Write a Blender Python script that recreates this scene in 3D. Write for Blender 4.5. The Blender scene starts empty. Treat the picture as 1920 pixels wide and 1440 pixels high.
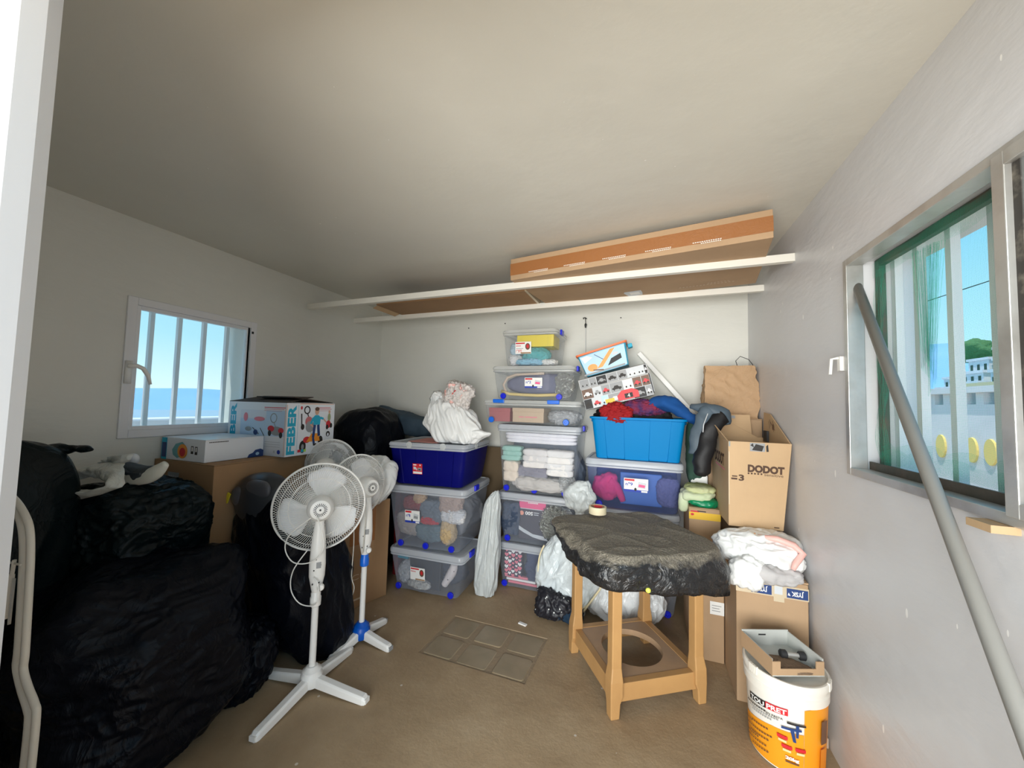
import bpy, bmesh, math, random
from mathutils import Vector, Matrix, noise
PI = math.pi
R = math.radians
random.seed(7)
S = bpy.context.scene
COL = S.collection

# ------------------------------------------------------------------ camera, world, sun, light, exposure
cam_d = bpy.data.cameras.new('camera')
cam_d.sensor_width = 36.0
cam_d.lens = 700.0 / 1920.0 * 36.0
cam_d.clip_start = 0.02
cam_d.clip_end = 2000
cam = bpy.data.objects.new('camera', cam_d)
COL.objects.link(cam)
cam.matrix_world = Matrix(((0.9437032, -0.00679917, 0.3307235, 0.0),
                           (0.32977056, -0.0592241, -0.94220161, 0.0),
                           (0.025993, 0.99822156, -0.05364781, 1.5),
                           (0, 0, 0, 1)))
S.camera = cam
S.view_settings.view_transform = 'Standard'
S.view_settings.look = 'None'
S.view_settings.gamma = 1.0
S.view_settings.exposure = 0.0
S.view_settings.use_curve_mapping = False
S.cycles.max_bounces = 10
S.cycles.diffuse_bounces = 6
S.cycles.transparent_max_bounces = 32
S.cycles.transmission_bounces = 8
S.cycles.caustics_reflective = False
S.cycles.caustics_refractive = False
S.cycles.sample_clamp_indirect = 6.0

W = bpy.data.worlds.new('sky')
S.world = W
W.use_nodes = True
nt = W.node_tree
nt.nodes.clear()
wo = nt.nodes.new('ShaderNodeOutputWorld')
bg = nt.nodes.new('ShaderNodeBackground')
tc = nt.nodes.new('ShaderNodeTexCoord')
sx = nt.nodes.new('ShaderNodeSeparateXYZ')
cr = nt.nodes.new('ShaderNodeValToRGB')
nt.links.new(tc.outputs['Generated'], sx.inputs[0])
nt.links.new(sx.outputs['Z'], cr.inputs[0])
nt.links.new(cr.outputs[0], bg.inputs[0])
nt.links.new(bg.outputs[0], wo.inputs[0])
bg.inputs[1].default_value = 1.35
cr.color_ramp.elements[0].position = 0.0
cr.color_ramp.elements[0].color = (0.72, 0.92, 0.97, 1)
cr.color_ramp.elements[1].position = 1.0
cr.color_ramp.elements[1].color = (0.10, 0.36, 0.75, 1)
for p_, c_ in ((0.12, (0.40, 0.74, 0.88, 1)), (0.30, (0.24, 0.60, 0.82, 1)), (0.55, (0.14, 0.46, 0.80, 1))):
    e_ = cr.color_ramp.elements.new(p_)
    e_.color = c_

sun_d = bpy.data.lights.new('sun', 'SUN')
sun_d.energy = 4.2
sun_d.color = (1.0, 0.95, 0.87)
sun_d.angle = R(0.6)
sun = bpy.data.objects.new('sun', sun_d)
COL.objects.link(sun)
sun.rotation_euler = Vector((-0.20, -0.32, 1.0)).to_track_quat('Z', 'Y').to_euler()

# daylight coming in through the wide open doorway behind the photographer
al = bpy.data.lights.new('doorway_daylight', 'AREA')
al.shape = 'RECTANGLE'
al.size = 3.2
al.size_y = 2.3
al.energy = 345
al.color = (1.0, 0.985, 0.94)
alo = bpy.data.objects.new('doorway_daylight', al)
COL.objects.link(alo)
alo.location = (-0.25, -2.5, 1.2)
alo.rotation_euler = (R(90), 0, 0)

# ------------------------------------------------------------------ materials
MATS = {}
def mat(name, col, rough=0.6, metal=0.0, bump=None, var=None, spec=0.5, dist=0.01, coat=0.0, extra=None, emit=None):
    """bump=(scale,strength[,detail]); var=(scale, colour2, lo, hi)"""
    if name in MATS:
        return MATS[name]
    m = bpy.data.materials.new(name)
    m.use_nodes = True
    t = m.node_tree
    b = t.nodes['Principled BSDF']
    b.inputs['Base Color'].default_value = (*col, 1)
    b.inputs['Roughness'].default_value = rough
    b.inputs['Metallic'].default_value = metal
    b.inputs['Specular IOR Level'].default_value = spec
    b.inputs['Coat Weight'].default_value = coat
    tcn = t.nodes.new('ShaderNodeTexCoord')
    if var:
        n = t.nodes.new('ShaderNodeTexNoise')
        n.inputs['Scale'].default_value = var[0]
        n.inputs['Detail'].default_value = 6
        t.links.new(tcn.outputs['Object'], n.inputs['Vector'])
        r = t.nodes.new('ShaderNodeValToRGB')
        r.color_ramp.elements[0].position = var[2]
        r.color_ramp.elements[1].position = var[3]
        r.color_ramp.elements[0].color = (*col, 1)
        r.color_ramp.elements[1].color = (*var[1], 1)
        t.links.new(n.outputs['Fac'], r.inputs[0])
        t.links.new(r.outputs[0], b.inputs['Base Color'])
    if bump:
        n = t.nodes.new('ShaderNodeTexNoise')
        n.inputs['Scale'].default_value = bump[0]
        n.inputs['Detail'].default_value = bump[2] if len(bump) > 2 else 4
        t.links.new(tcn.outputs['Object'], n.inputs['Vector'])
        bp = t.nodes.new('ShaderNodeBump')
        bp.inputs['Strength'].default_value = bump[1]
        bp.inputs['Distance'].default_value = dist
        t.links.new(n.outputs['Fac'], bp.inputs['Height'])
        t.links.new(bp.outputs[0], b.inputs['Normal'])
    if emit:
        b.inputs['Emission Color'].default_value = (*emit[0], 1)
        b.inputs['Emission Strength'].default_value = emit[1]
    if extra:
        extra(m, t, b, tcn)
    MATS[name] = m
    return m

def N(t, typ, **kw):
    n = t.nodes.new(typ)
    for k, v in kw.items():
        if k in n.inputs:
            n.inputs[k].default_value = v
        else:
            setattr(n, k, v)
    return n

def ramp(t, src, stops):
    r = t.nodes.new('ShaderNodeValToRGB')
    while len(r.color_ramp.elements) < len(stops):
        r.color_ramp.elements.new(0.5)
    for e, (p, c) in zip(r.color_ramp.elements, stops):
        e.position = p
        e.color = (*c, 1) if len(c) == 3 else c
    t.links.new(src, r.inputs[0])
    return r

def mixc(t, fac, a, b):
    m = t.nodes.new('ShaderNodeMix')
    m.data_type = 'RGBA'
    for i, v in ((0, fac), (6, a), (7, b)):
        if hasattr(v, 'is_output'):
            t.links.new(v, m.inputs[i])
        else:
            m.inputs[i].default_value = v if i == 0 else (*v, 1)
    return m.outputs[2]

def wall_extra(base, chip, chips=0.5, stain=None):
    """painted plaster: trowel relief, thin chips and scratches, faint blotches"""
    def f(m, t, b, tcn):
        geo = tcn.outputs['Object']
        n1 = N(t, 'ShaderNodeTexNoise', Scale=1.3, Detail=5.0)
        t.links.new(geo, n1.inputs['Vector'])
        c1 = ramp(t, n1.outputs['Fac'], [(0.35, base), (0.7, tuple(x * 0.93 for x in base))]).outputs[0]
        # small chips
        mp = N(t, 'ShaderNodeMapping')
        mp.inputs['Scale'].default_value = (13, 13, 5.0)
        t.links.new(geo, mp.inputs['Vector'])
        v = N(t, 'ShaderNodeTexVoronoi', Scale=1.0, Randomness=1.0)
        t.links.new(mp.outputs[0], v.inputs['Vector'])
        n2 = N(t, 'ShaderNodeTexNoise', Scale=2.2, Detail=3.0)
        t.links.new(geo, n2.inputs['Vector'])
        th = N(t, 'ShaderNodeMath', operation='MULTIPLY_ADD')
        t.links.new(n2.outputs['Fac'], th.inputs[0])
        th.inputs[1].default_value = 0.42 * chips
        th.inputs[2].default_value = -0.17 * chips
        lt = N(t, 'ShaderNodeMath', operation='LESS_THAN')
        t.links.new(v.outputs['Distance'], lt.inputs[0])
        t.links.new(th.outputs[0], lt.inputs[1])
        col = mixc(t, lt.outputs[0], c1, chip)
        if stain:
            sp = N(t, 'ShaderNodeSeparateXYZ')
            t.links.new(geo, sp.inputs[0])
            sm = N(t, 'ShaderNodeMath', operation='MULTIPLY_ADD')
            t.links.new(n2.outputs['Fac'], sm.inputs[0])
            sm.inputs[1].default_value = 0.9
            t.links.new(sp.outputs['Z'], sm.inputs[2])
            fr = ramp(t, sm.outputs[0], [(0.45, (0.55, 0.55, 0.55)), (0.95, (0, 0, 0))])
            col = mixc(t, fr.outputs[0], col, stain)
        t.links.new(col, b.inputs['Base Color'])
        mp2 = N(t, 'ShaderNodeMapping')
        mp2.inputs['Scale'].default_value = (3, 3, 8)
        t.links.new(geo, mp2.inputs['Vector'])
        n3 = N(t, 'ShaderNodeTexNoise', Scale=2.0, Detail=8.0)
        t.links.new(mp2.outputs[0], n3.inputs['Vector'])
        ad = N(t, 'ShaderNodeMath', operation='MULTIPLY_ADD')
        t.links.new(lt.outputs[0], ad.inputs[0])
        ad.inputs[1].default_value = 0.25
        t.links.new(n3.outputs['Fac'], ad.inputs[2])
        bp = N(t, 'ShaderNodeBump', Strength=0.35, Distance=0.012)
        t.links.new(ad.outputs[0], bp.inputs['Height'])
        t.links.new(bp.outputs[0], b.inputs['Normal'])
    return f

M_wall = mat('white_wall_paint', (0.73, 0.73, 0.675), 0.55, extra=wall_extra((0.73, 0.73, 0.675), (0.80, 0.79, 0.76), 0.25))
M_wallr = mat('white_gloss_wall_paint', (0.74, 0.74, 0.75), 0.36, extra=wall_extra((0.72, 0.725, 0.745), (0.97, 0.97, 0.96), 1.0, (0.66, 0.56, 0.47)))
M_ceil = mat('ceiling_paint', (0.66, 0.63, 0.58), 0.5, extra=wall_extra((0.67, 0.66, 0.60), (0.84, 0.83, 0.80), 0.48))

def floor_extra(m, t, b, tcn):
    g = tcn.outputs['Object']
    n1 = N(t, 'ShaderNodeTexNoise', Scale=2.2, Detail=8.0, Roughness=0.62)
    t.links.new(g, n1.inputs['Vector'])
    c1 = ramp(t, n1.outputs['Fac'], [(0.3, (0.29, 0.20, 0.112)), (0.55, (0.375, 0.272, 0.162)), (0.78, (0.46, 0.35, 0.225))]).outputs[0]
    n2 = N(t, 'ShaderNodeTexNoise', Scale=55.0, Detail=3.0)
    t.links.new(g, n2.inputs['Vector'])
    f2 = ramp(t, n2.outputs['Fac'], [(0.66, (0, 0, 0)), (0.76, (0.35, 0.35, 0.35))]).outputs[0]
    c2 = mixc(t, f2, c1, (0.45, 0.36, 0.27))
    v = N(t, 'ShaderNodeTexVoronoi', Scale=7.0)
    t.links.new(g, v.inputs['Vector'])
    lt = N(t, 'ShaderNodeMath', operation='LESS_THAN')
    t.links.new(v.outputs['Distance'], lt.inputs[0])
    lt.inputs[1].default_value = 0.045
    c3 = mixc(t, lt.outputs[0], c2, (0.62, 0.56, 0.48))
    t.links.new(c3, b.inputs['Base Color'])
    n3 = N(t, 'ShaderNodeTexNoise', Scale=14.0, Detail=9.0, Roughness=0.7)
    t.links.new(g, n3.inputs['Vector'])
    bp = N(t, 'ShaderNodeBump', Strength=0.5, Distance=0.008)
    t.links.new(n3.outputs['Fac'], bp.inputs['Height'])
    t.links.new(bp.outputs[0], b.inputs['Normal'])
M_floor = mat('worn_concrete_floor', (0.3, 0.22, 0.15), 0.62, extra=floor_extra)

def crinkle(scale, strength, dist=0.02):
    """creases of thin plastic film"""
    def f(m, t, b, tcn):
        n0 = N(t, 'ShaderNodeTexNoise', Scale=scale * 0.6, Detail=2.0)
        t.links.new(tcn.outputs['Object'], n0.inputs['Vector'])
        mx = N(t, 'ShaderNodeVectorMath', operation='MULTIPLY_ADD')
        t.links.new(n0.outputs['Color'], mx.inputs[0])
        mx.inputs[1].default_value = (0.35, 0.35, 0.35)
        t.links.new(tcn.outputs['Object'], mx.inputs[2])
        mp = N(t, 'ShaderNodeMapping')
        mp.inputs['Scale'].default_value = (1.6, 1.6, 0.7)
        t.links.new(mx.outputs[0], mp.inputs['Vector'])
        n = N(t, 'ShaderNodeTexNoise', Scale=scale, Detail=5.0, Roughness=0.55)
        t.links.new(mp.outputs[0], n.inputs['Vector'])
        s = N(t, 'ShaderNodeMath', operation='SUBTRACT')
        t.links.new(n.outputs['Fac'], s.inputs[0])
        s.inputs[1].default_value = 0.5
        a = N(t, 'ShaderNodeMath', operation='ABSOLUTE')
        t.links.new(s.outputs[0], a.inputs[0])
        p = N(t, 'ShaderNodeMath', operation='POWER')
        t.links.new(a.outputs[0], p.inputs[0])
        p.inputs[1].default_value = 0.6
        bp = N(t, 'ShaderNodeBump', Strength=strength, Distance=dist)
        bp.invert = True
        t.links.new(p.outputs[0], bp.inputs['Height'])
        t.links.new(bp.outputs[0], b.inputs['Normal'])
    return f

M_black = mat('black_bin_bag_plastic', (0.0022, 0.0032, 0.0065), 0.36, spec=0.15, extra=crinkle(5.5, 0.35, 0.03))
M_black2 = mat('black_bin_bag_plastic_green', (0.0025, 0.0065, 0.008), 0.36, spec=0.17, extra=crinkle(6.5, 0.35, 0.03))

def dusty(m, t, b, tcn):
    crinkle(11.0, 0.55, 0.02)(m, t, b, tcn)
    geo = N(t, 'ShaderNodeNewGeometry')
    sp = N(t, 'ShaderNodeSeparateXYZ')
    t.links.new(geo.outputs['Normal'], sp.inputs[0])
    n = N(t, 'ShaderNodeTexNoise', Scale=22.0, Detail=6.0, Roughness=0.7)
    t.links.new(tcn.outputs['Object'], n.inputs['Vector'])
    ma = N(t, 'ShaderNodeMath', operation='MULTIPLY_ADD')
    t.links.new(n.outputs['Fac'], ma.inputs[0])
    ma.inputs[1].default_value = 0.55
    t.links.new(sp.outputs['Z'], ma.inputs[2])
    r = ramp(t, ma.outputs[0], [(0.70, (0.0, 0.0, 0.0)), (1.20, (0.96, 0.96, 0.96))])
    n2 = N(t, 'ShaderNodeTexNoise', Scale=160.0, Detail=2.0)
    t.links.new(tcn.outputs['Object'], n2.inputs['Vector'])
    dc = ramp(t, n2.outputs['Fac'], [(0.35, (0.13, 0.115, 0.088)), (0.7, (0.32, 0.285, 0.225))]).outputs[0]
    col = mixc(t, r.outputs[0], (0.016, 0.016, 0.017), dc)
    t.links.new(col, b.inputs['Base Color'])
    rr = ramp(t, ma.outputs[0], [(0.75, (0.16, 0.16, 0.16)), (1.15, (0.85, 0.85, 0.85))])
    t.links.new(rr.outputs[0], b.inputs['Roughness'])
M_dusty = mat('dusty_black_plastic_sheet', (0.03, 0.03, 0.03), 0.3, extra=dusty)

def film(name, col, opac, rough=0.25, cr_scale=9.0, cr_s=0.6):
    """translucent milky plastic film"""
    if name in MATS:
        return MATS[name]
    m = mat(name, col, rough, extra=crinkle(cr_scale, cr_s, 0.015))
    t = m.node_tree
    b = t.nodes['Principled BSDF']
    out = t.nodes['Material Output']
    tr = N(t, 'ShaderNodeBsdfTransparent')
    mx = N(t, 'ShaderNodeMixShader')
    mx.inputs[0].default_value = opac
    t.links.new(tr.outputs[0], mx.inputs[1])
    t.links.new(b.outputs[0], mx.inputs[2])
    t.links.new(mx.outputs[0], out.inputs['Surface'])
    return m

def clear(name, col, opac, rough=0.12, tint=(0.94, 0.95, 0.97)):
    if name in MATS:
        return MATS[name]
    m = mat(name, col, rough)
    t = m.node_tree
    b = t.nodes['Principled BSDF']
    out = t.nodes['Material Output']
    tr = N(t, 'ShaderNodeBsdfTransparent')
    tr.inputs[0].default_value = (*tint, 1)
    lw = N(t, 'ShaderNodeLayerWeight', Blend=0.35)
    ma = N(t, 'ShaderNodeMath', operation='MULTIPLY_ADD')
    t.links.new(lw.outputs['Facing'], ma.inputs[0])
    ma.inputs[1].default_value = 0.35
    ma.inputs[2].default_value = opac
    mx = N(t, 'ShaderNodeMixShader')
    t.links.new(ma.outputs[0], mx.inputs[0])
    t.links.new(tr.outputs[0], mx.inputs[1])
    t.links.new(b.outputs[0], mx.inputs[2])
    t.links.new(mx.outputs[0], out.inputs['Surface'])
    return m

M_bin = clear('clear_bin_plastic', (0.55, 0.60, 0.70), 0.12)
M_bin2 = clear('clear_bin_plastic_new', (0.74, 0.77, 0.78), 0.08, 0.08)
M_binblue = clear('bluish_bin_plastic', (0.22, 0.29, 0.60), 0.15, tint=(0.86, 0.88, 0.98))
M_lid = clear('milky_lid_plastic', (0.66, 0.70, 0.76), 0.60, 0.25)
M_lid2 = clear('milky_lid_plastic_new', (0.80, 0.82, 0.80), 0.42, 0.2)
M_bluebin = mat('dark_blue_plastic', (0.002, 0.003, 0.13), 0.45, spec=.15, bump=(30, 0.03))
M_cobalt = mat('cobalt_blue_plastic', (0.01, 0.02, 0.62), 0.3)
M_bright = mat('bright_blue_plastic', (0.0, 0.20, 0.50), 0.5, spec=.12, bump=(25, 0.03))
M_latch = mat('sky_blue_latch_plastic', (0.01, 0.15, 0.72), 0.3)

def card_extra(base, d):
    def f(m, t, b, tcn):
        n = N(t, 'ShaderNodeTexNoise', Scale=3.5, Detail=6.0, Roughness=0.6)
        t.links.new(tcn.outputs['Object'], n.inputs['Vector'])
        c = ramp(t, n.outputs['Fac'], [(0.3, base), (0.75, tuple(x * d for x in base))]).outputs[0]
        t.links.new(c, b.inputs['Base Color'])
        mp = N(t, 'ShaderNodeMapping')
        mp.inputs['Scale'].default_value = (60, 60, 4)
        t.links.new(tcn.outputs['Object'], mp.inputs['Vector'])
        n2 = N(t, 'ShaderNodeTexNoise', Scale=1.5, Detail=3.0)
        t.links.new(mp.outputs[0], n2.inputs['Vector'])
        bp = N(t, 'ShaderNodeBump', Strength=0.12, Distance=0.004)
        t.links.new(n2.outputs['Fac'], bp.inputs['Height'])
        t.links.new(bp.outputs[0], b.inputs['Normal'])
    return f
M_card = mat('cardboard', (0.47, 0.31, 0.18), 0.75, extra=card_extra((0.47, 0.31, 0.18), 0.86))
M_card2 = mat('cardboard_brown', (0.37, 0.215, 0.105), 0.75, extra=card_extra((0.37, 0.215, 0.105), 0.85))
M_card3 = mat('cardboard_light', (0.56, 0.38, 0.215), 0.72, extra=card_extra((0.56, 0.38, 0.215), 0.88))
M_cardin = mat('cardboard_inside', (0.40, 0.27, 0.16), 0.8)
M_greycard = mat('grey_lined_cardboard', (0.52, 0.53, 0.50), 0.7)
M_tape = mat('brown_packing_tape', (0.33, 0.135, 0.045), 0.16, extra=crinkle(14.0, 0.35, 0.006))
M_cleartape = mat('pale_packing_tape', (0.62, 0.52, 0.37), 0.25)
M_ink = mat('black_print', (0.018, 0.014, 0.012), 0.6)
M_brownink = mat('brown_print', (0.075, 0.036, 0.02), 0.7)
M_whiteink = mat('white_print', (0.82, 0.78, 0.70), 0.6)
M_faintink = mat('faint_white_print', (0.60, 0.47, 0.33), 0.6)
M_red = mat('red_print', (0.62, 0.02, 0.03), 0.5)
M_orange = mat('orange_print', (0.85, 0.30, 0.02), 0.4)
M_yel = mat('yellow_print', (0.85, 0.52, 0.03), 0.5)
M_cyan = mat('cyan_print', (0.01, 0.42, 0.62), 0.5)
M_lblue = mat('light_blue_print', (0.40, 0.62, 0.82), 0.4)
M_navy = mat('navy_print', (0.012, 0.045, 0.18), 0.5)
M_blueink = mat('royal_blue_print', (0.015, 0.05, 0.42), 0.5)
M_paper = mat('white_paper', (0.86, 0.86, 0.84), 0.6)
M_glossw = mat('white_glossy_board', (0.80, 0.83, 0.87), 0.28)
M_pink = mat('pink_print', (0.85, 0.10, 0.27), 0.45)
M_skin = mat('skin_print', (0.70, 0.42, 0.28), 0.6)
M_green = mat('green_print', (0.03, 0.32, 0.13), 0.6)
M_grey = mat('grey_print', (0.30, 0.31, 0.32), 0.5)
M_lgrey = mat('light_grey_print', (0.60, 0.63, 0.66), 0.5)
M_brown = mat('dark_brown_print', (0.14, 0.07, 0.04), 0.5)

M_white = mat('white_plastic', (0.86, 0.85, 0.82), 0.32, bump=(60, 0.02))
M_cream = mat('cream_painted_tube', (0.66, 0.63, 0.56), 0.35)
M_frame = mat('white_lacquered_aluminium', (0.76, 0.77, 0.79), 0.35)
M_alu = mat('weathered_aluminium', (0.55, 0.55, 0.53), 0.36, metal=0.55, var=(6, (0.35, 0.33, 0.30), 0.45, 0.75), bump=(40, 0.1))
M_beam = mat('white_painted_timber', (0.80, 0.78, 0.71), 0.5, bump=(18, 0.15))
M_blade = mat('translucent_white_blade', (0.86, 0.88, 0.91), 0.28)
M_wood = mat('tan_moulded_plastic', (0.46, 0.26, 0.10), 0.45, var=(5, (0.40, 0.22, 0.085), 0.35, 0.7), bump=(50, 0.06))
M_woodd = mat('dusty_tan_plastic_shelf', (0.44, 0.28, 0.16), 0.55, var=(7, (0.36, 0.24, 0.15), 0.3, 0.7), bump=(50, 0.06))
M_dark = mat('dark_slot', (0.02, 0.02, 0.022), 0.6)
M_orangep = mat('orange_bucket_print', (0.86, 0.33, 0.015), 0.38)
M_kraft = mat('kraft_paper', (0.50, 0.325, 0.185), 0.75, extra=crinkle(6.0, 0.4, 0.03))

def grime_green(m, t, b, tcn):
    n = N(t, 'ShaderNodeTexNoise', Scale=9.0, Detail=5.0)
    t.links.new(tcn.outputs['Object'], n.inputs['Vector'])
    c = ramp(t, n.outputs['Fac'], [(0.35, (0.025, 0.10, 0.06)), (0.55, (0.06, 0.085, 0.06)), (0.72, (0.13, 0.075, 0.045))]).outputs[0]
    t.links.new(c, b.inputs['Base Color'])
M_gframe = mat('rusty_green_iron', (0.05, 0.09, 0.06), 0.6, extra=grime_green, bump=(30, 0.3))
M_gframe2 = mat('dirty_brown_iron', (0.10, 0.075, 0.055), 0.6, var=(14, (0.05, 0.055, 0.04), 0.3, 0.7), bump=(30, 0.3))

def fabric(name, c, c2=None, rough=0.85, s=3.0):
    c2 = c2 or tuple(x * 0.7 for x in c)
    return mat(name, c, rough, var=(s, c2, 0.35, 0.75), bump=(35, 0.25, 3), dist=0.006)

# ------------------------------------------------------------------ mesh building
class MB:
    def __init__(s):
        s.v = []
        s.f = []
        s.m = []
        s.mats = []
    def mi(s, m):
        if m not in s.mats:
            s.mats.append(m)
        return s.mats.index(m)
    def add(s, vs, fs, m):
        o = len(s.v)
        s.v += [Vector(x) for x in vs]
        k = s.mi(m)
        for f in fs:
            s.f.append([i + o for i in f])
            s.m.append(k)
        return s
    def box(s, lo, hi, m, M=None):
        x0, y0, z0 = lo
        x1, y1, z1 = hi
        vs = [(x0, y0, z0), (x1, y0, z0), (x1, y1, z0), (x0, y1, z0), (x0, y0, z1), (x1, y0, z1), (x1, y1, z1), (x0, y1, z1)]
        if M is not None:
            vs = [M @ Vector(p) for p in vs]
        return s.add(vs, [(0, 3, 2, 1), (4, 5, 6, 7), (0, 1, 5, 4), (1, 2, 6, 5), (2, 3, 7, 6), (3, 0, 4, 7)], m)
    def beam(s, a, b, w, h, m, up=(0, 0, 1)):
        a = Vector(a); b = Vector(b)
        d = (b - a)
        L = d.length
        d.normalize()
        up = Vector(up)
        side = d.cross(up)
        if side.length < 1e-5:
            side = d.cross(Vector((0, 1, 0)))
        side.normalize()
        u = side.cross(d)
        M = Matrix(((d.x, side.x, u.x, a.x), (d.y, side.y, u.y, a.y), (d.z, side.z, u.z, a.z), (0, 0, 0, 1)))
        return s.box((0, -w / 2, -h / 2), (L, w / 2, h / 2), m, M)
    def prism(s, poly, z0, z1, m, M=None):
        n = len(poly)
        vs = [(x, y, z0) for x, y in poly] + [(x, y, z1) for x, y in poly]
        if M is not None:
            vs = [M @ Vector(p) for p in vs]
        fs = [list(range(n))[::-1], list(range(n, 2 * n))] + [(i, (i + 1) % n, n + (i + 1) % n, n + i) for i in range(n)]
        return s.add(vs, fs, m)
    def tube(s, pts, r, m, seg=8, caps=True):
        pts = [Vector(p) for p in pts]
        rs = r if isinstance(r, (list, tuple)) else [r] * len(pts)
        vs = []
        prev = None
        for i, p in enumerate(pts):
            d = (pts[min(i + 1, len(pts) - 1)] - pts[max(i - 1, 0)]).normalized()
            if prev is None:
                a = d.orthogonal().normalized()
            else:
                a = prev - d * prev.dot(d)
                a = a.normalized() if a.length > 1e-6 else d.orthogonal().normalized()
            prev = a
            bb = d.cross(a)
            for k in range(seg):
                t = 2 * PI * k / seg
                vs.append(p + (a * math.cos(t) + bb * math.sin(t)) * rs[i])
        fs = []
        for i in range(len(pts) - 1):
            for k in range(seg):
                k2 = (k + 1) % seg
                fs.append((i * seg + k, i * seg + k2, (i + 1) * seg + k2, (i + 1) * seg + k))
        if caps:
            fs.append(list(range(seg))[::-1])
            fs.append([(len(pts) - 1) * seg + k for k in range(seg)])
        return s.add(vs, fs, m)
    def lathe(s, prof, m, seg=32, M=None, cap0=True, cap1=True):
        vs = []
        for r, z in prof:
            for k in range(seg):
                t = 2 * PI * k / seg
                vs.append((r * math.cos(t), r * math.sin(t), z))
        if M is not None:
            vs = [M @ Vector(p) for p in vs]
        fs = []
        for i in range(len(prof) - 1):
            for k in range(seg):
                k2 = (k + 1) % seg
                fs.append((i * seg + k, i * seg + k2, (i + 1) * seg + k2, (i + 1) * seg + k))
        if cap0:
            fs.append(list(range(seg))[::-1])
        if cap1:
            fs.append([(len(prof) - 1) * seg + k for k in range(seg)])
        return s.add(vs, fs, m)
    def loft(s, loops, m, cap0=True, cap1=True):
        n = len(loops[0])
        vs = [p for l in loops for p in l]
        fs = []
        for i in range(len(loops) - 1):
            for k in range(n):
                k2 = (k + 1) % n
                fs.append((i * n + k, i * n + k2, (i + 1) * n + k2, (i + 1) * n + k))
        if cap0:
            fs.append(list(range(n))[::-1])
        if cap1:
            fs.append([(len(loops) - 1) * n + k for k in range(n)])
        return s.add(vs, fs, m)
    def build(s, name, parent=None, smooth=False, bevel=0, seg=2):
        me = bpy.data.meshes.new(name)
        me.from_pydata([tuple(p) for p in s.v], [], s.f)
        for m in s.mats:
            me.materials.append(m)
        me.polygons.foreach_set('material_index', s.m)
        if smooth:
            me.polygons.foreach_set('use_smooth', [True] * len(me.polygons))
        me.update()
        if smooth:
            try:
                me.set_sharp_from_angle(angle=R(38))
            except Exception:
                pass
        o = bpy.data.objects.new(name, me)
        COL.objects.link(o)
        if parent:
            o.parent = parent
        if bevel:
            b = o.modifiers.new('bevel', 'BEVEL')
            b.width = bevel
            b.segments = seg
            b.limit_method = 'ANGLE'
            b.angle_limit = R(40)
        return o

def thing(name, label, cat, loc=(0, 0, 0), rotz=0.0, group=None, rot=None):
    o = bpy.data.objects.new(name, None)
    o.empty_display_size = 0.05
    COL.objects.link(o)
    o.location = loc
    o.rotation_euler = rot if rot else (0, 0, rotz)
    o['label'] = label
    o['category'] = cat
    if group:
        o['group'] = group
    return o

def tag(o, label, cat, group=None):
    o['label'] = label
    o['category'] = cat
    if group:
        o['group'] = group
    return o

def struct(o):
    o['kind'] = 'structure'
    return o

# text as mesh, cached
_TX = {}
def text_mesh(txt, bold=0.0, shear=0.0):
    k = (txt, bold, shear)
    if k not in _TX:
        c = bpy.data.curves.new('lettering', 'FONT')
        c.body = txt
        c.size = 1.0
        c.offset = bold
        c.shear = shear
        c.resolution_u = 3
        o = bpy.data.objects.new('lettering', c)
        me = bpy.data.meshes.new_from_object(o)
        vs = [v.co.copy() for v in me.vertices]
        fs = [list(p.vertices) for p in me.polygons]
        x0 = min(v.x for v in vs); x1 = max(v.x for v in vs)
        y0 = min(v.y for v in vs); y1 = max(v.y for v in vs)
        vs = [((v.x - x0) / (x1 - x0), (v.y - y0) / (y1 - y0)) for v in vs]
        bpy.data.objects.remove(o)
        bpy.data.meshes.remove(me)
        _TX[k] = (vs, fs)
    return _TX[k]

def decal(name, o, u, v, items, parent, eps=0.0008):
    """flat print: o corner, u/v unit directions; items drawn one over the other in metres"""
    o = Vector(o); u = Vector(u).normalized(); v = Vector(v).normalized()
    n = u.cross(v)
    mb = MB()
    lay = 0
    for it in items:
        lay += 1
        off = o + n * (eps + lay * 0.00005)
        P = lambda x, y: off + u * x + v * y
        k = it[0]
        if k == 'r':
            _, x0, y0, x1, y1, m = it
            mb.add([P(x0, y0), P(x1, y0), P(x1, y1), P(x0, y1)], [(0, 1, 2, 3)], m)
        elif k == 'e':
            _, cx, cy, rx, ry, m = it
            mb.add([P(cx + rx * math.cos(a * PI / 10), cy + ry * math.sin(a * PI / 10)) for a in range(20)], [list(range(20))], m)
        elif k == 'p':
            _, pts, m = it
            mb.add([P(*q) for q in pts], [list(range(len(pts)))], m)
        elif k == 'l':
            _, x0, y0, x1, y1, w, m = it
            dx, dy = x1 - x0, y1 - y0
            L = math.hypot(dx, dy) or 1
            px, py = -dy / L * w / 2, dx / L * w / 2
            mb.add([P(x0 + px, y0 + py), P(x0 - px, y0 - py), P(x1 - px, y1 - py), P(x1 + px, y1 + py)], [(0, 1, 2, 3)], m)
        elif k == 't':  # txt, x, y, w, h, mat, rotation, bold
            _, txt, x, y, w, h, m = it[:7]
            a = it[7] if len(it) > 7 else 0
            bd = it[8] if len(it) > 8 else 0.0
            vs, fs = text_mesh(txt, bd)
            ca, sa = math.cos(a), math.sin(a)
            mb.add([P(x + (p[0] * w) * ca - (p[1] * h) * sa, y + (p[0] * w) * sa + (p[1] * h) * ca) for p in vs], fs, m)
    return mb.build(name, parent)

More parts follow.
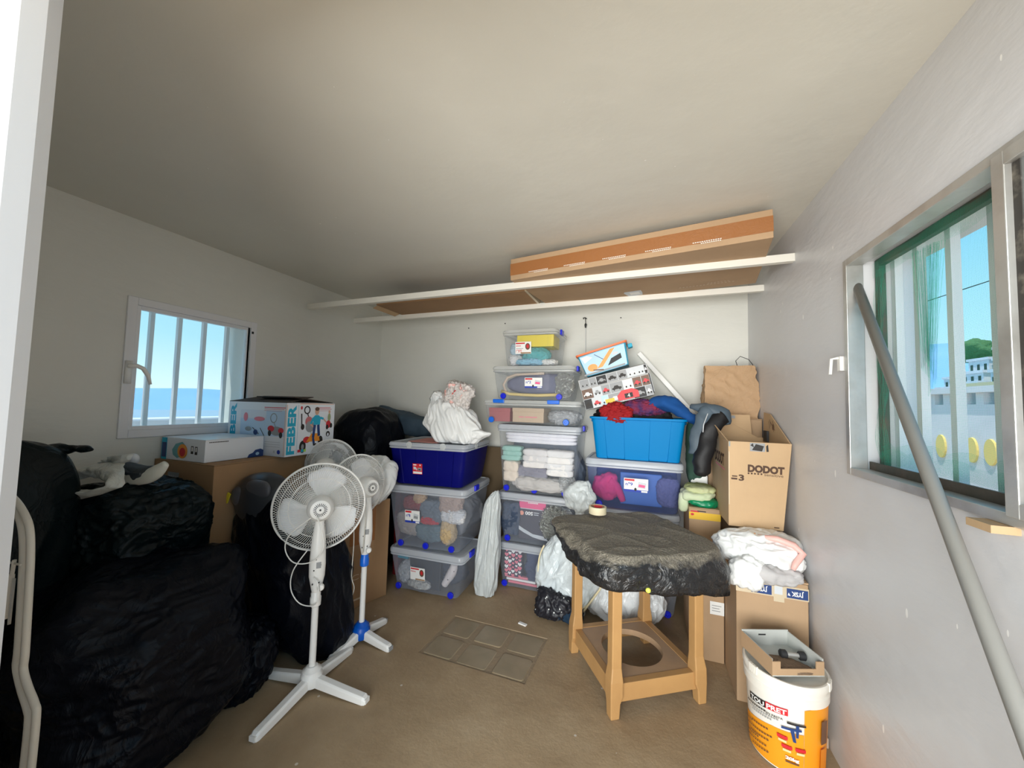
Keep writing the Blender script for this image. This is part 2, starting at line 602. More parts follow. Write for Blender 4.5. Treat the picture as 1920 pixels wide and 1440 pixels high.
# crumpled organic shapes (bags, clothes)
def blob(name, r, m, parent=None, loc=(0, 0, 0), k=2.6, sub=5, seed=0, lump=0.10, lf=1.6, crease=0.03, cf=3.0, zs=0.5,
         floor=None, warp=None, rot=None, taper=0.0, tips=()):
    bm = bmesh.new()
    bmesh.ops.create_icosphere(bm, subdivisions=sub, radius=1.0)
    so = Vector((seed * 7.31, seed * 3.17, seed * 5.77))
    rm = min(r)
    for v in bm.verts:
        d = v.co.normalized()
        s = (abs(d.x) ** k + abs(d.y) ** k + abs(d.z) ** k) ** (-1.0 / k)
        p = d * s
        q = Vector((p.x * r[0], p.y * r[1], p.z * r[2]))
        sc = 1.0 / max(r)
        a = 1 + lump * noise.noise(q * sc * lf + so)
        w = Vector((q.x, q.y, q.z * zs)) * sc * cf
        w += noise.noise_vector(w * 0.7 + so) * 0.5
        c = 1 - 2.2 * abs(noise.noise(w + so))
        c2 = 1 - 2.2 * abs(noise.noise(w * 2.1 + so * 1.7))
        q = q * a + d * (crease * (c * 0.65 + c2 * 0.35))
        if taper:
            f = 1 - taper * (p.z * 0.5 + 0.5)
            q.x *= f; q.y *= f
        for td, tl, tw in tips:
            dt = max(0.0, d.dot(Vector(td).normalized()))
            q += Vector(td).normalized() * tl * dt ** tw
        if warp:
            q = warp(q)
        if floor is not None and q.z < floor:
            q.z = floor + (q.z - floor) * 0.02
        v.co = q
    for f in bm.faces:
        f.smooth = True
    me = bpy.data.meshes.new(name)
    bm.to_mesh(me)
    bm.free()
    me.materials.append(m)
    o = bpy.data.objects.new(name, me)
    COL.objects.link(o)
    o.location = loc
    if rot:
        o.rotation_euler = rot
    if parent:
        o.parent = parent
    return o

def limb(name, path, m, parent=None, seg=22, sub=6, amp=0.012, fq=9.0, seed=0, flat=1.0, up=(0, 0, 1)):
    """soft cloth-like tube through (point, radius) list; flat squashes it along its normal"""
    P = [Vector(p) for p, _ in path]
    Rr = [r for _, r in path]
    pts = []
    rs = []
    n = len(P)
    for i in range(n - 1):
        p0 = P[max(i - 1, 0)]; p1 = P[i]; p2 = P[i + 1]; p3 = P[min(i + 2, n - 1)]
        for j in range(sub):
            t = j / sub
            pts.append(0.5 * ((2 * p1) + (p2 - p0) * t + (2 * p0 - 5 * p1 + 4 * p2 - p3) * t * t + (3 * p1 - p0 - 3 * p2 + p3) * t ** 3))
            rs.append(Rr[i] * (1 - t) + Rr[i + 1] * t)
    pts.append(P[-1]); rs.append(Rr[-1])
    so = Vector((seed * 5.1, seed * 2.3, seed))
    loops = []
    for i, p in enumerate(pts):
        d = (pts[min(i + 1, len(pts) - 1)] - pts[max(i - 1, 0)]).normalized()
        a = d.cross(Vector(up))
        a = a.normalized() if a.length > 1e-4 else d.orthogonal().normalized()
        b = a.cross(d)
        L = []
        for k in range(seg):
            t = 2 * PI * k / seg
            q = p + a * math.cos(t) * rs[i] + b * math.sin(t) * rs[i] * flat
            L.append(q + (q - p).normalized() * amp * (1 - 2.5 * abs(noise.noise(q * fq + so))))
        loops.append(L)
    mb = MB()
    mb.loft(loops, m)
    return mb.build(name, parent, smooth=False) if False else _sm(mb.build(name, parent))

def _sm(o):
    o.data.polygons.foreach_set('use_smooth', [True] * len(o.data.polygons))
    return o

# ------------------------------------------------------------------ setting
XL, XR, YB, YF = -2.786, 0.80, 3.45, 0.28
def wall_with_hole(name, x0, x1, ya, yb, z0, z1, hy0, hy1, hz0, hz1, m):
    mb = MB()
    mb.box((x0, ya, z0), (x1, hy0, z1), m)
    mb.box((x0, hy1, z0), (x1, yb, z1), m)
    mb.box((x0, hy0, z0), (x1, hy1, hz0), m)
    mb.box((x0, hy0, hz1), (x1, hy1, z1), m)
    return struct(mb.build(name))
wall_with_hole('wall_left', XL - 0.24, XL, -0.1, YB + 0.2, -0.1, 2.6, 1.30, 1.955, 1.285, 2.035, M_wall)
wall_with_hole('wall_right', XR, XR + 0.25, -0.1, YB + 0.2, -0.1, 2.7, 0.55, 1.895, 1.265, 2.12, M_wallr)
struct(MB().box((XL - 0.24, YB, -0.1), (XR + 0.25, YB + 0.2, 2.7), M_wall).build('wall_back'))
mb = MB()
mb.box((XL - 0.24, 0.06, -0.1), (-1.04, YF, 2.7), M_wall)
mb.box((-1.04, 0.06, 2.22), (XR, YF, 2.7), M_wall)
struct(mb.build('wall_front'))
# ceiling slopes up slightly to the right
mb = MB()
n_ = 24
zc = lambda x: 2.518 + (x - XL) / (XR - XL) * 0.047
mb.add([(XL - 0.3, -0.1, zc(XL - 0.3)), (XR + 0.25, -0.1, zc(XR + 0.25)), (XR + 0.25, YB + 0.2, zc(XR + 0.25)), (XL - 0.3, YB + 0.2, zc(XL - 0.3)),
        (XL - 0.3, -0.1, 2.8), (XR + 0.25, -0.1, 2.8), (XR + 0.25, YB + 0.2, 2.8), (XL - 0.3, YB + 0.2, 2.8)],
       [(0, 1, 2, 3), (4, 7, 6, 5), (0, 4, 5, 1), (1, 5, 6, 2), (2, 6, 7, 3), (3, 7, 4, 0)], M_ceil)
struct(mb.build('ceiling'))

# floor, with six glass paving blocks let in
A_ = Vector((-1.262, 2.018, 0)); U_ = Vector((0.675, -0.012, 0)); V_ = Vector((0.022, 0.43, 0))
floor = MB()
floor.box((XL - 0.2, -0.1, -0.12), (XR + 0.2, YB + 0.15, -0.012), M_floor)
M_grout = mat('cement_joint', (0.30, 0.225, 0.145), 0.8, bump=(60, 0.3))
# floor surface around the recess
def P2(u, v):
    return A_ + U_ * u + V_ * v
q0, q1, q2, q3 = P2(0, 0), P2(1, 0), P2(1, 1), P2(0, 1)
o0, o1, o2, o3 = Vector((XL - .2, -.1, 0)), Vector((XR + .2, -.1, 0)), Vector((XR + .2, YB + .15, 0)), Vector((XL - .2, YB + .15, 0))
floor.add([o0, o1, o2, o3, q0, q1, q2, q3], [(0, 1, 5, 4), (1, 2, 6, 5), (2, 3, 7, 6), (3, 0, 4, 7)], M_floor)
dn = Vector((0, 0, -0.012))
floor.add([q0, q1, q2, q3, q0 + dn, q1 + dn, q2 + dn, q3 + dn], [(0, 1, 5, 4), (1, 2, 6, 5), (2, 3, 7, 6), (3, 0, 4, 7)], M_grout)
floor.add([q0 + dn * .45, q1 + dn * .45, q2 + dn * .45, q3 + dn * .45], [(0, 1, 2, 3)], M_grout)
floor_o = struct(floor.build('floor'))
M_block = mat('dusty_green_glass_block', (0.27, 0.215, 0.135), 0.34, var=(9, (0.33, 0.255, 0.165), 0.35, 0.7), bump=(16, 0.12), spec=0.5)
for i in range(3):
    for j in range(2):
        g = 0.028; h = 0.038
        a = [P2(i / 3 + g, j / 2 + h), P2((i + 1) / 3 - g, j / 2 + h), P2((i + 1) / 3 - g, (j + 1) / 2 - h), P2(i / 3 + g, (j + 1) / 2 - h)]
        # rounded corners
        pts = []
        for c in range(4):
            p, pr_, nx = a[c], a[c - 1], a[(c + 1) % 4]
            e1 = (pr_ - p).normalized() * 0.016; e2 = (nx - p).normalized() * 0.016
            pts += [p + e1, p + (e1 + e2) * 0.3, p + e2]
        top = -0.001 - 0.0015 * ((i + j) % 2)
        cen = sum(pts, Vector()) / len(pts)
        mb = MB()
        mb.loft([[Vector((p.x, p.y, -0.012)) for p in pts], [Vector((p.x, p.y, top - .003)) for p in pts],
                 [Vector((cen.x + (p.x - cen.x) * .96, cen.y + (p.y - cen.y) * .96, top)) for p in pts]], M_block)
        mb.build('tile', floor_o)

# doorway: slim white profile and the door panel beside it
mb = MB()
prof = [(-1.035, 0.30), (-1.035, 0.24), (-0.955, 0.24), (-0.951, 0.27), (-0.958, 0.30), (-0.975, 0.322), (-1.0, 0.33), (-1.022, 0.322)]
mb.prism(prof, 0, 2.22, M_frame)
d1 = mb.build('door_1', bevel=0.003)
struct(d1)
mb = MB(); mb.box((-1.80, 0.285, 0.01), (-1.042, 0.315, 2.2), M_frame); mb.build('panel', d1, bevel=0.003)

# left window: frame, sash, glass, handle, outside bars
M_glass = clear('dusty_window_glass', (0.85, 0.92, 0.96), 0.07, 0.35, tint=(0.97, 1.0, 1.0))
w1 = bpy.data.objects.new('window_1', None); COL.objects.link(w1); w1['kind'] = 'structure'
w1.location = (XL, 1.63, 1.66)
def frame_rect(mb, x0, x1, ya, yb, za, zb, t, m):
    mb.box((x0, ya, za), (x1, ya + t, zb), m)
    mb.box((x0, yb - t, za), (x1, yb, zb), m)
    mb.box((x0, ya + t, za), (x1, yb - t, za + t), m)
    mb.box((x0, ya + t, zb - t), (x1, yb - t, zb), m)
mb = MB(); frame_rect(mb, -0.03, 0.012, -0.372, 0.385, -0.412, 0.405, 0.045, M_frame); mb.build('window_frame', w1, bevel=0.003)
mb = MB(); frame_rect(mb, -0.035, 0.0, -0.327, 0.340, -0.367, 0.360, 0.022, M_frame); mb.build('sash', w1, bevel=0.002)
mb = MB(); mb.box((-0.022, -0.308, -0.348), (-0.018, 0.320, 0.342), M_glass); mb.build('pane', w1)
mb = MB(); mb.box((0.010, 0.335, 0.26), (0.018, 0.36, 0.34), M_frame); mb.box((0.018, 0.340, 0.315), (0.021, 0.354, 0.332), M_dark); mb.build('keep', w1)
mb = MB()
mb.box((0.012, -0.366, -0.10), (0.026, -0.338, 0.03), M_white)
hx = lambda y, z, x=0.045: (x, y, z)
mb.tube([(0.015, -0.352, 0.0), (0.045, -0.352, 0.0), (0.05, -0.33, 0.003), (0.05, -0.30, -0.01), (0.05, -0.275, -0.05), (0.05, -0.262, -0.10)], [0.013, 0.013, 0.012, 0.012, 0.011, 0.008], M_white, 10)
_sm(mb.build('window_handle', w1))
for y in (1.452, 1.602, 1.752, 1.905):
    mb = MB(); mb.box((-0.165, y - 1.63 - 0.011, -0.375), (-0.140, y - 1.63 + 0.011, 0.375), M_frame); mb.build('grille_bar', w1)

# right window: aluminium frame, sliding sash at right, green iron subframe, mesh net, bars
w2 = bpy.data.objects.new('window_2', None); COL.objects.link(w2); w2['kind'] = 'structure'
w2.location = (XR, 1.2, 1.69)
Y0, Y1, Z0, Z1 = 0.55 - 1.2, 1.895 - 1.2, 1.265 - 1.69, 2.12 - 1.69
mb = MB(); frame_rect(mb, -0.012, 0.045, Y0 - .01, Y1 + .012, Z0 - .012, Z1 + .012, 0.028, M_alu); mb.build('window_frame', w2, bevel=0.002)
mb = MB(); frame_rect(mb, 0.083, 0.105, Y0, Y1 - .012, Z0 + .002, Z1 - .002, 0.030, M_gframe); mb.build('iron_frame', w2, bevel=0.002)
mb = MB(); frame_rect(mb, 0.05, 0.054, Y0 + .01, Y1 - .02, Z0 + .016, Z1 - .3, 0.04, M_gframe2)
mb = MB(); mb.box((0.048, Y0 + .01, Z0 + .014), (0.056, Y1 - .02, Z0 + .045), M_gframe2); mb.build('bottom_rail', w2)
# the sliding sash, pushed to the right
mb = MB(); frame_rect(mb, -0.02, 0.014, Y0 + 0.02, -0.012, Z0 + .01, Z1 - .005, 0.034, M_alu); mb.build('sash', w2, bevel=0.002)
M_glass2 = clear('window_glass', (0.75, 0.80, 0.78), 0.16, 0.15)
mb = MB(); mb.box((-0.004, Y0 + .05, Z0 + .04), (0.0, -0.045, Z1 - .035), M_glass2); mb.build('pane', w2)
M_rubber = mat('black_seal', (0.05, 0.045, 0.04), 0.7, var=(18, (0.3, 0.27, 0.22), 0.5, 0.7))
mb = MB(); mb.box((-0.006, -0.066, Z0 + .045), (0.004, -0.046, Z1 - .04), M_rubber); mb.build('seal', w2)
mb = MB(); mb.box((-0.05, -0.02, Z0 - .03), (0.0, 0.05, Z0 - .012), M_card3); mb.build('packing_strip', w2)
for y in (1.93 - .015, 1.745, 1.59, 1.43, 1.26, 1.09, .92):
    if y > 1.88: y = 1.872
    mb = MB(); mb.box((0.135, y - 1.2 - .012, Z0), (0.160, y - 1.2 + .012, Z1), M_frame); mb.build('grille_bar', w2)
# green insect net: fine threads as a procedural alpha on a draped sheet
def net_mat():
    m = mat('green_shade_net', (0.03, 0.50, 0.30), 0.7)
    t = m.node_tree
    b = t.nodes['Principled BSDF']; out = t.nodes['Material Output']
    tcn = N(t, 'ShaderNodeTexCoord')
    sp = N(t, 'ShaderNodeSeparateXYZ'); t.links.new(tcn.outputs['UV'], sp.inputs[0])
    def thread(sock, s):
        a = N(t, 'ShaderNodeMath', operation='MULTIPLY'); t.links.new(sock, a.inputs[0]); a.inputs[1].default_value = s
        f = N(t, 'ShaderNodeMath', operation='FRACT'); t.links.new(a.outputs[0], f.inputs[0])
        l = N(t, 'ShaderNodeMath', operation='LESS_THAN'); t.links.new(f.outputs[0], l.inputs[0]); l.inputs[1].default_value = 0.075
        return l.outputs[0]
    mx = N(t, 'ShaderNodeMath', operation='MAXIMUM')
    t.links.new(thread(sp.outputs['X'], 260.0), mx.inputs[0])
    t.links.new(thread(sp.outputs['Y'], 260.0), mx.inputs[1])
    tr = N(t, 'ShaderNodeBsdfTransparent')
    ms = N(t, 'ShaderNodeMixShader')
    t.links.new(mx.outputs[0], ms.inputs[0]); t.links.new(tr.outputs[0], ms.inputs[1]); t.links.new(b.outputs[0], ms.inputs[2])
    t.links.new(ms.outputs[0], out.inputs['Surface'])
    return m
M_net = net_mat()
NET = {}
def net_sheet(name, ny, nz, ya, yb, za, zb, fx, parent, fyz=None, copies=1):
    vs, uv, fs = [], [], []
    for j in range(nz + 1):
        for i in range(ny + 1):
            a, c = i / ny, j / nz
            y = ya + (yb - ya) * a; z = za + (zb - za) * c
            x = fx(a, c)
            yy, zz = (fyz(a, c, y, z) if fyz else (y, z))
            vs.append((x, yy, zz)); uv.append((a * (yb - ya), c * (zb - za)))
    for j in range(nz):
        for i in range(ny):
            k = j * (ny + 1) + i
            fs.append((k, k + 1, k + ny + 2, k + ny + 1))
    me = bpy.data.meshes.new(name)
    me.from_pydata(vs, [], fs)
    me.materials.append(M_net)
    l = me.uv_layers.new(name='UVMap')
    for p in me.polygons:
        p.use_smooth = True
        for li in p.loop_indices:
            l.data[li].uv = uv[me.loops[li].vertex_index]
    o = bpy.data.objects.new(name, me); COL.objects.link(o); o.parent = parent
    return o
net = net_sheet('insect_net', 60, 40, Y0 + .02, Y1 - .02, Z0 + .04, Z1 - .03,
                lambda a, c: 0.108 + 0.010 * math.sin(a * 21 + 3 * c) * math.sin(c * PI) + 0.008 * noise.noise(Vector((a * 6, c * 4, 1))), w2)
# bunched folds of spare net: along the bottom, in the far corner and one hanging tuft
for k in range(2):
    net_sheet('net_fold', 60, 6, Y0 + .03, Y1 - .03, Z0 + .02, Z0 + .11,
              lambda a, c, k=k: 0.075 + 0.012 * k + 0.01 * math.sin(a * (37 + 9 * k) + c * 3), w2,
              lambda a, c, y, z, k=k: (y + 0.006 * math.sin(c * 9 + a * 40), z + (0.018 * math.sin(a * 16 + k * 2) + 0.012 * math.sin(a * 47 + k)) * c))
for k in range(3):
    net_sheet('net_fold', 6, 24, Y1 - .33 - .012 * k, Y1 - .25 - .010 * k, Z1 - .40, Z1 - .06,
              lambda a, c, k=k: 0.085 + 0.006 * k + 0.012 * math.sin(a * 17 + k), w2,
              lambda a, c, y, z, k=k: (Y1 - .28 + (y - Y1 + .29) * (.15 + .85 * c), z - (1 - c) * .10 * (1 - abs(a - .5) * 2) * (1 + .3 * k)))
for k in range(1):
    net_sheet('net_fold', 5, 30, Y1 - .075, Y1 - .02, Z0 + .05, Z1 - .05,
              lambda a, c, k=k: 0.080 + 0.007 * k + 0.008 * math.sin(c * 17 + k * 2 + a * 9), w2,
              lambda a, c, y, z, k=k: (y + .012 * math.sin(c * 11 + k), z))
for k in range(1):
    net_sheet('net_fold', 60, 5, Y0 + .03, Y1 - .03, Z1 - .085, Z1 - .02,
              lambda a, c, k=k: 0.062 + 0.012 * k + 0.006 * math.sin(a * 33 + k), w2,
              lambda a, c, y, z, k=k: (y, z + 0.008 * math.sin(a * 26 + k * 2) * (1 - c)))
mb = MB()
mb.box((-0.022, Y1 + .026, -0.015), (0.0, Y1 + .05, 0.045), M_white)
mb.tube([(-0.02, Y1 + .04, 0.04), (-0.045, Y1 + .04, 0.035), (-0.05, Y1 + .04, -0.03)], 0.006, M_white, 8)
mb.build('window_catch', w2)

# ------------------------------------------------------------------ outside
M_terr = mat('terracotta_terrace', (0.50, 0.39, 0.28), 0.8, var=(3, (0.42, 0.32, 0.23), 0.35, 0.7))
M_parap = mat('whitewashed_parapet', (0.74, 0.76, 0.80), 0.8, var=(4, (0.66, 0.68, 0.74), 0.4, 0.75), bump=(8, 0.4))
mb = MB(); mb.box((-6.0, -8, -0.16), (6.5, 14, -0.12), M_terr); o = mb.build('terrace'); struct(o)
mb = MB(); mb.box((-4.72, -3, -0.12), (-4.5, 14, 1.27), M_parap); tag(mb.build('parapet', bevel=0.02), 'whitewashed parapet wall outside the left window', 'parapet')
# building across the way: white wall with yellow arched niches and a row of vent holes under its coping
M_wb = mat('white_house_render', (0.72, 0.72, 0.76), 0.8, var=(3, (0.64, 0.64, 0.68), 0.4, 0.75), bump=(6, 0.5))
M_niche = mat('yellow_niche_paint', (0.80, 0.62, 0.20), 0.8)
t_ = thing('terrace_wall', 'long white terrace wall with yellow niches and vent holes outside the right window', 'wall', (3.5, 6.5, -0.12))
mb = MB(); mb.box((0, -5.5, 0), (0.2, 7, 1.75), M_wb); mb.build('wall_body', t_)
mb = MB(); mb.box((-0.05, -5.5, 1.88), (0.25, 7, 1.95), M_wb); mb.build('coping', t_)
for i in range(26):
    y = -5.0 + i * 0.24
    mb = MB(); mb.box((0.0, y - 0.05, 1.75), (0.2, y + 0.05, 1.88), M_wb); mb.build('pier', t_)
for k, y in enumerate((-2.7, -2.2, -1.95, -1.45, -1.05, -0.81, -0.35, -0.05, 0.5)):
    a = [(y + 0.075 * math.cos(q * PI / 8) , 1.24 + 0.14 * math.sin(q * PI / 8)) for q in range(16)]
    mb = MB(); mb.add([(-0.02, p[0], p[1]) for p in a] + [(0.0, p[0], p[1]) for p in a], [list(range(16))] + [(q, (q + 1) % 16, 16 + (q + 1) % 16, 16 + q) for q in range(16)], M_niche)
    mb.build('niche', t_)
M_yh = mat('ochre_house_render', (0.72, 0.58, 0.34), 0.8)
def house(x, y, z, w, d, h, m, lab, wins=3):
    t = thing('house', lab, 'house', (x, y, z))
    mb = MB(); mb.box((-d / 2, -w / 2, 0), (d / 2, w / 2, h), m); mb.build('wall_body', t)
    mb = MB(); mb.box((-d / 2 - .1, -w / 2 - .1, h), (d / 2 + .1, w / 2 + .1, h + .2), m); mb.build('roof', t)
    for i in range(wins):
        yy = -w / 2 + (i + .5) * w / wins
        mb = MB(); mb.box((-d / 2 - .03, yy - w / wins * .16, h * .35), (-d / 2, yy + w / wins * .16, h * .75), M_dark); mb.build('window', t)
    return t
house(12, 21.0, -1.0, 5.5, 3, 3.25, M_yh, 'ochre flat-roofed house just beyond the white terrace wall, seen at left', 5)
house(12, 15.2, -1.0, 5.0, 3, 3.4, M_yh, 'ochre flat-roofed house beyond the terrace wall, nearest the sliding sash', 4)
# hill with white village
def hill(name, x0, x1, y0, y1, zf, m, nx=30, ny=60):
    vs, fs = [], []
    for i in range(nx + 1):
        for j in range(ny + 1):
            x = x0 + (x1 - x0) * i / nx; y = y0 + (y1 - y0) * j / ny
            vs.append((x, y, zf(x, y)))
    for i in range(nx):
        for j in range(ny):
            k = i * (ny + 1) + j
            fs.append((k, k + ny + 1, k + ny + 2, k + 1))
    me = bpy.data.meshes.new(name); me.from_pydata(vs, [], fs); me.materials.append(m)
    me.polygons.foreach_set('use_smooth', [True] * len(me.polygons))
    o = bpy.data.objects.new(name, me); COL.objects.link(o)
    return o
M_hill = mat('scrub_hillside', (0.16, 0.26, 0.17), 0.9, var=(0.25, (0.36, 0.38, 0.32), 0.4, 0.62))
zh = lambda x, y: -3 + 13.0 * max(0, min(1, (x - 13) / 16)) * (0.75 + 0.25 * noise.noise(Vector((x * .07, y * .06, 0)))) - max(0, (y - 36 - (x - 25) * 1.1)) * 0.28
o = hill('hillside', 14, 60, 5, 110, zh, M_hill); struct(o)
random.seed(3)
for k in range(16):
    x = 22.5 + (k % 3) * 2.0
    y = 30.5 + (k // 3) * 2.7 + (k % 3) * 2.6
    z = zh(x, y) - 0.3
    house(x, y, z, 1.2 + random.random() * 1.2, 1.4, 0.8 + random.random() * 0.5, M_wb, 'small white house in the hillside village outside the right window', 3)['group'] = 'white houses of the hillside village'
M_leaf = mat('tree_foliage', (0.07, 0.17, 0.06), 0.9, bump=(3, 1.0), dist=0.2)
t_ = thing('tree', 'round green tree on top of the hill outside the right window', 'tree', (29, 46.2, zh(29, 46.2) - .2))
blob('foliage', (1.15, 1.15, 0.95), M_leaf, t_, (0, 0, 2.0), k=2, sub=4, lump=.5, crease=.25, cf=5, zs=1)
mb = MB(); mb.tube([(0, 0, 0), (0, 0, 1.6)], 0.14, M_brown, 8); mb.build('trunk', t_)
# distant blue mountains in a full ring around
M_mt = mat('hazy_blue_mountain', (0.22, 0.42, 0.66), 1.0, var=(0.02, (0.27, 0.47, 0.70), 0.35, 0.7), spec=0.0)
vs, fs = [], []
nA = 240
for i in range(nA):
    a = 2 * PI * i / nA
    px, py = math.cos(a), math.sin(a)
    h = 0.5 + 8 * (0.5 + 0.6 * noise.noise(Vector((px * 2.2 + 4, py * 2.2, 0)))) + 2.5 * noise.noise(Vector((px * 7, py * 7, 2)))
    if px > 0.2: h += 44 * min(1, (px - .2) * 4)
    for rr, f in ((260, 0.0), (290, 0.35), (330, 0.75), (380, 1.0), (430, 0.8)):
        vs.append((px * rr, py * rr, -6 + f * (h + 8) + (2.5 * noise.noise(Vector((px * rr * .03, py * rr * .03, f * 5))) if 0 < f < 1 else 0)))
for i in range(nA):
    j = (i + 1) % nA
    for k in range(4):
        fs.append((i * 5 + k, j * 5 + k, j * 5 + k + 1, i * 5 + k + 1))
me = bpy.data.meshes.new('mountains'); me.from_pydata(vs, [], fs); me.materials.append(M_mt)
me.polygons.foreach_set('use_smooth', [True] * len(me.polygons))
o = bpy.data.objects.new('mountains', me); COL.objects.link(o); struct(o)
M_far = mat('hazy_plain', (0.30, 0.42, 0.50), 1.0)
mb = MB(); mb.add([(-450, -450, -6), (450, -450, -6), (450, 450, -6), (-450, 450, -6)], [(0, 1, 2, 3)], M_far); struct(mb.build('ground_plain'))
# overhead wires outside the right window
for k, z in enumerate((2.75, 2.42)):
    mb = MB(); mb.tube([(2.6, -2 + i, z + .02 * (i - 4) ** 2 * .1 + .05 * i * (1 - .5 * k)) for i in range(9)], 0.004, M_dark, 5)
    tag(mb.build('overhead_wire'), ('upper' if k == 0 else 'lower') + ' thin dark wire crossing the sky outside the right window', 'wire')

# ------------------------------------------------------------------ shelf battens and things on them
tl = 0.0155
t_ = thing('shelf_batten', 'white square batten spanning the room under the ceiling, nearer the camera', 'batten', (XL, 2.47, 2.307))
mb = MB(); mb.beam((0, 0, 0), (3.586, 0, 0.058), 0.04, 0.045, M_beam); mb.build('batten', t_, bevel=0.002)
t_ = thing('shelf_batten', 'white square batten spanning the room under the ceiling, nearer the back wall', 'batten', (XL, 3.035, 2.307))
mb = MB(); mb.beam((0, 0, 0), (3.586, 0, 0.056), 0.04, 0.045, M_beam); mb.build('batten', t_, bevel=0.002)

def rot_z(M, a):
    return Matrix.Rotation(a, 4, 'Z') @ M

t_ = thing('cardboard_carton', 'long flat cardboard carton with shiny brown tape, lying on the white battens', 'carton', (-0.125, 2.288, 2.368), rot=(0, -tl, -0.143))
L2 = 0.755
mb = MB(); mb.box((-L2, 0, 0), (L2, 0.78, 0.15), M_card); mb.build('body', t_, bevel=0.003)
mb = MB(); mb.box((-L2 - .001, -0.0015, 0.033), (L2 + .001, 0, 0.115), M_tape); mb.box((-L2 - .0015, -0.001, 0.033), (-L2, 0.07, 0.115), M_tape); mb.build('packing_tape', t_)
it = []
for i in range(5):
    x = 0.14 + i * 0.25
    it += [('r', x + j * .011, 0.036, x + j * .011 + .0075, 0.041, M_whiteink) for j in range(13)]
    it += [('r', x + .04 + j * .010, 0.027, x + .04 + j * .010 + .007, 0.032, M_whiteink) for j in range(10)]
decal('print', (-L2, -0.0015, 0), (1, 0, 0), (0, 0, 1), it, t_)
it = [('r', .0 + j * .022, 0, .013 + j * .022, .012, M_faintink) for j in range(16)] + [('r', .03 + j * .02, -.03, .042 + j * .02, -.02, M_faintink) for j in range(7)]
decal('print', (0.62, 0.66, 0), (-1, 0, 0), (0, 1, 0), it, t_)
decal('sticker', (0.02, 0.60, 0), (-1, 0.05, 0), (0.05, 1, 0), [('p', [(0, 0), (.12, 0), (.13, .03), (.11, .13), (.01, .12), (0, .06)], M_lgrey), ('r', .02, .03, .09, .09, M_paper)], t_)

t_ = thing('cardboard_carton', 'low brown cardboard carton with loose flaps, resting on the battens at the left', 'carton', (-1.53, 2.86, 2.345), rot=(0, -tl, 0))
mb = MB(); mb.box((-0.68, -0.21, 0), (0.68, 0.19, 0.07), M_card2); mb.build('body', t_, bevel=0.003)
mb = MB(); mb.box((0.681, -0.21, 0.0), (0.70, 0.19, 0.073), M_cleartape); mb.build('end_flap', t_)
mb = MB(); mb.add([(-.68, -.19, 0), (-.68, .12, 0), (-.73, .12, -.02), (-.73, -.19, -.02), (-.68, -.19, .004), (-.68, .12, .004), (-.73, .12, -.016), (-.73, -.19, -.016)],
                  [(0, 1, 2, 3), (7, 6, 5, 4), (0, 3, 7, 4), (1, 5, 6, 2), (2, 6, 7, 3)], M_card3); mb.build('flap', t_)
mb = MB(); mb.box((-0.66, -0.21, 0.07), (-0.3, 0.0, 0.076), M_brown); mb.build('flap', t_)

t_ = thing('wall_hook', 'small black hook with a hanging cord on the back wall under the batten', 'hook', (-0.503, YB - .002, 2.30))
mb = MB(); mb.tube([(-.02, 0, .005), (-.02, -.02, .01), (0, -.03, .01), (0.012, -.02, 0.0)], 0.004, M_dark, 6)
mb.tube([(0, -.03, 0.008), (0.004, -.03, -.04)], 0.003, M_dark, 6); mb.lathe([(.006, 0), (.011, .03), (.003, .045)], M_dark, 8, Matrix.Translation((0.004, -.03, -.085))); mb.build('hook', t_)
mb = MB(); mb.tube([(0.004, -.03, -.08), (0.006, -.02, -.3), (0.0, -.012, -.62)], 0.0022, M_lgrey, 5); mb.build('cord', t_)
for x, z in ((-0.19, 2.30), (-1.7, 2.27), (-1.3, 2.30)):
    mb = MB(); mb.lathe([(.006, 0), (.005, .006)], M_dark, 8, Matrix.Translation((x, YB, z)) @ Matrix.Rotation(PI / 2, 4, 'X'))
    lb = {-0.19: 'dark nail head on the back wall right of the hanging hook', -1.7: 'dark nail head on the back wall near its left end', -1.3: 'dark nail head on the back wall left of the hook'}[x]
    tag(mb.build('nail'), lb, 'nail')

# ------------------------------------------------------------------ plastic bins
def rrect(w, d, r, z, n=4, ribs=0.0):
    pts = []
    for cx, cy, a0 in ((w / 2 - r, -d / 2 + r, -PI / 2), (w / 2 - r, d / 2 - r, 0), (-w / 2 + r, d / 2 - r, PI / 2), (-w / 2 + r, -d / 2 + r, PI)):
        for i in range(n + 1):
            a = a0 + PI / 2 * i / n
            pts.append(Vector((cx + r * math.cos(a), cy + r * math.sin(a), z)))
    if ribs:
        # steps in the front wall (between last and first point)
        f = []
        for u, o in ((-.36, 0), (-.35, 1), (-.15, 1), (-.14, 0), (.14, 0), (.15, 1), (.35, 1), (.36, 0)):
            f.append(Vector((u * w, -d / 2 + o * ribs, z)))
        pts += f
    return pts

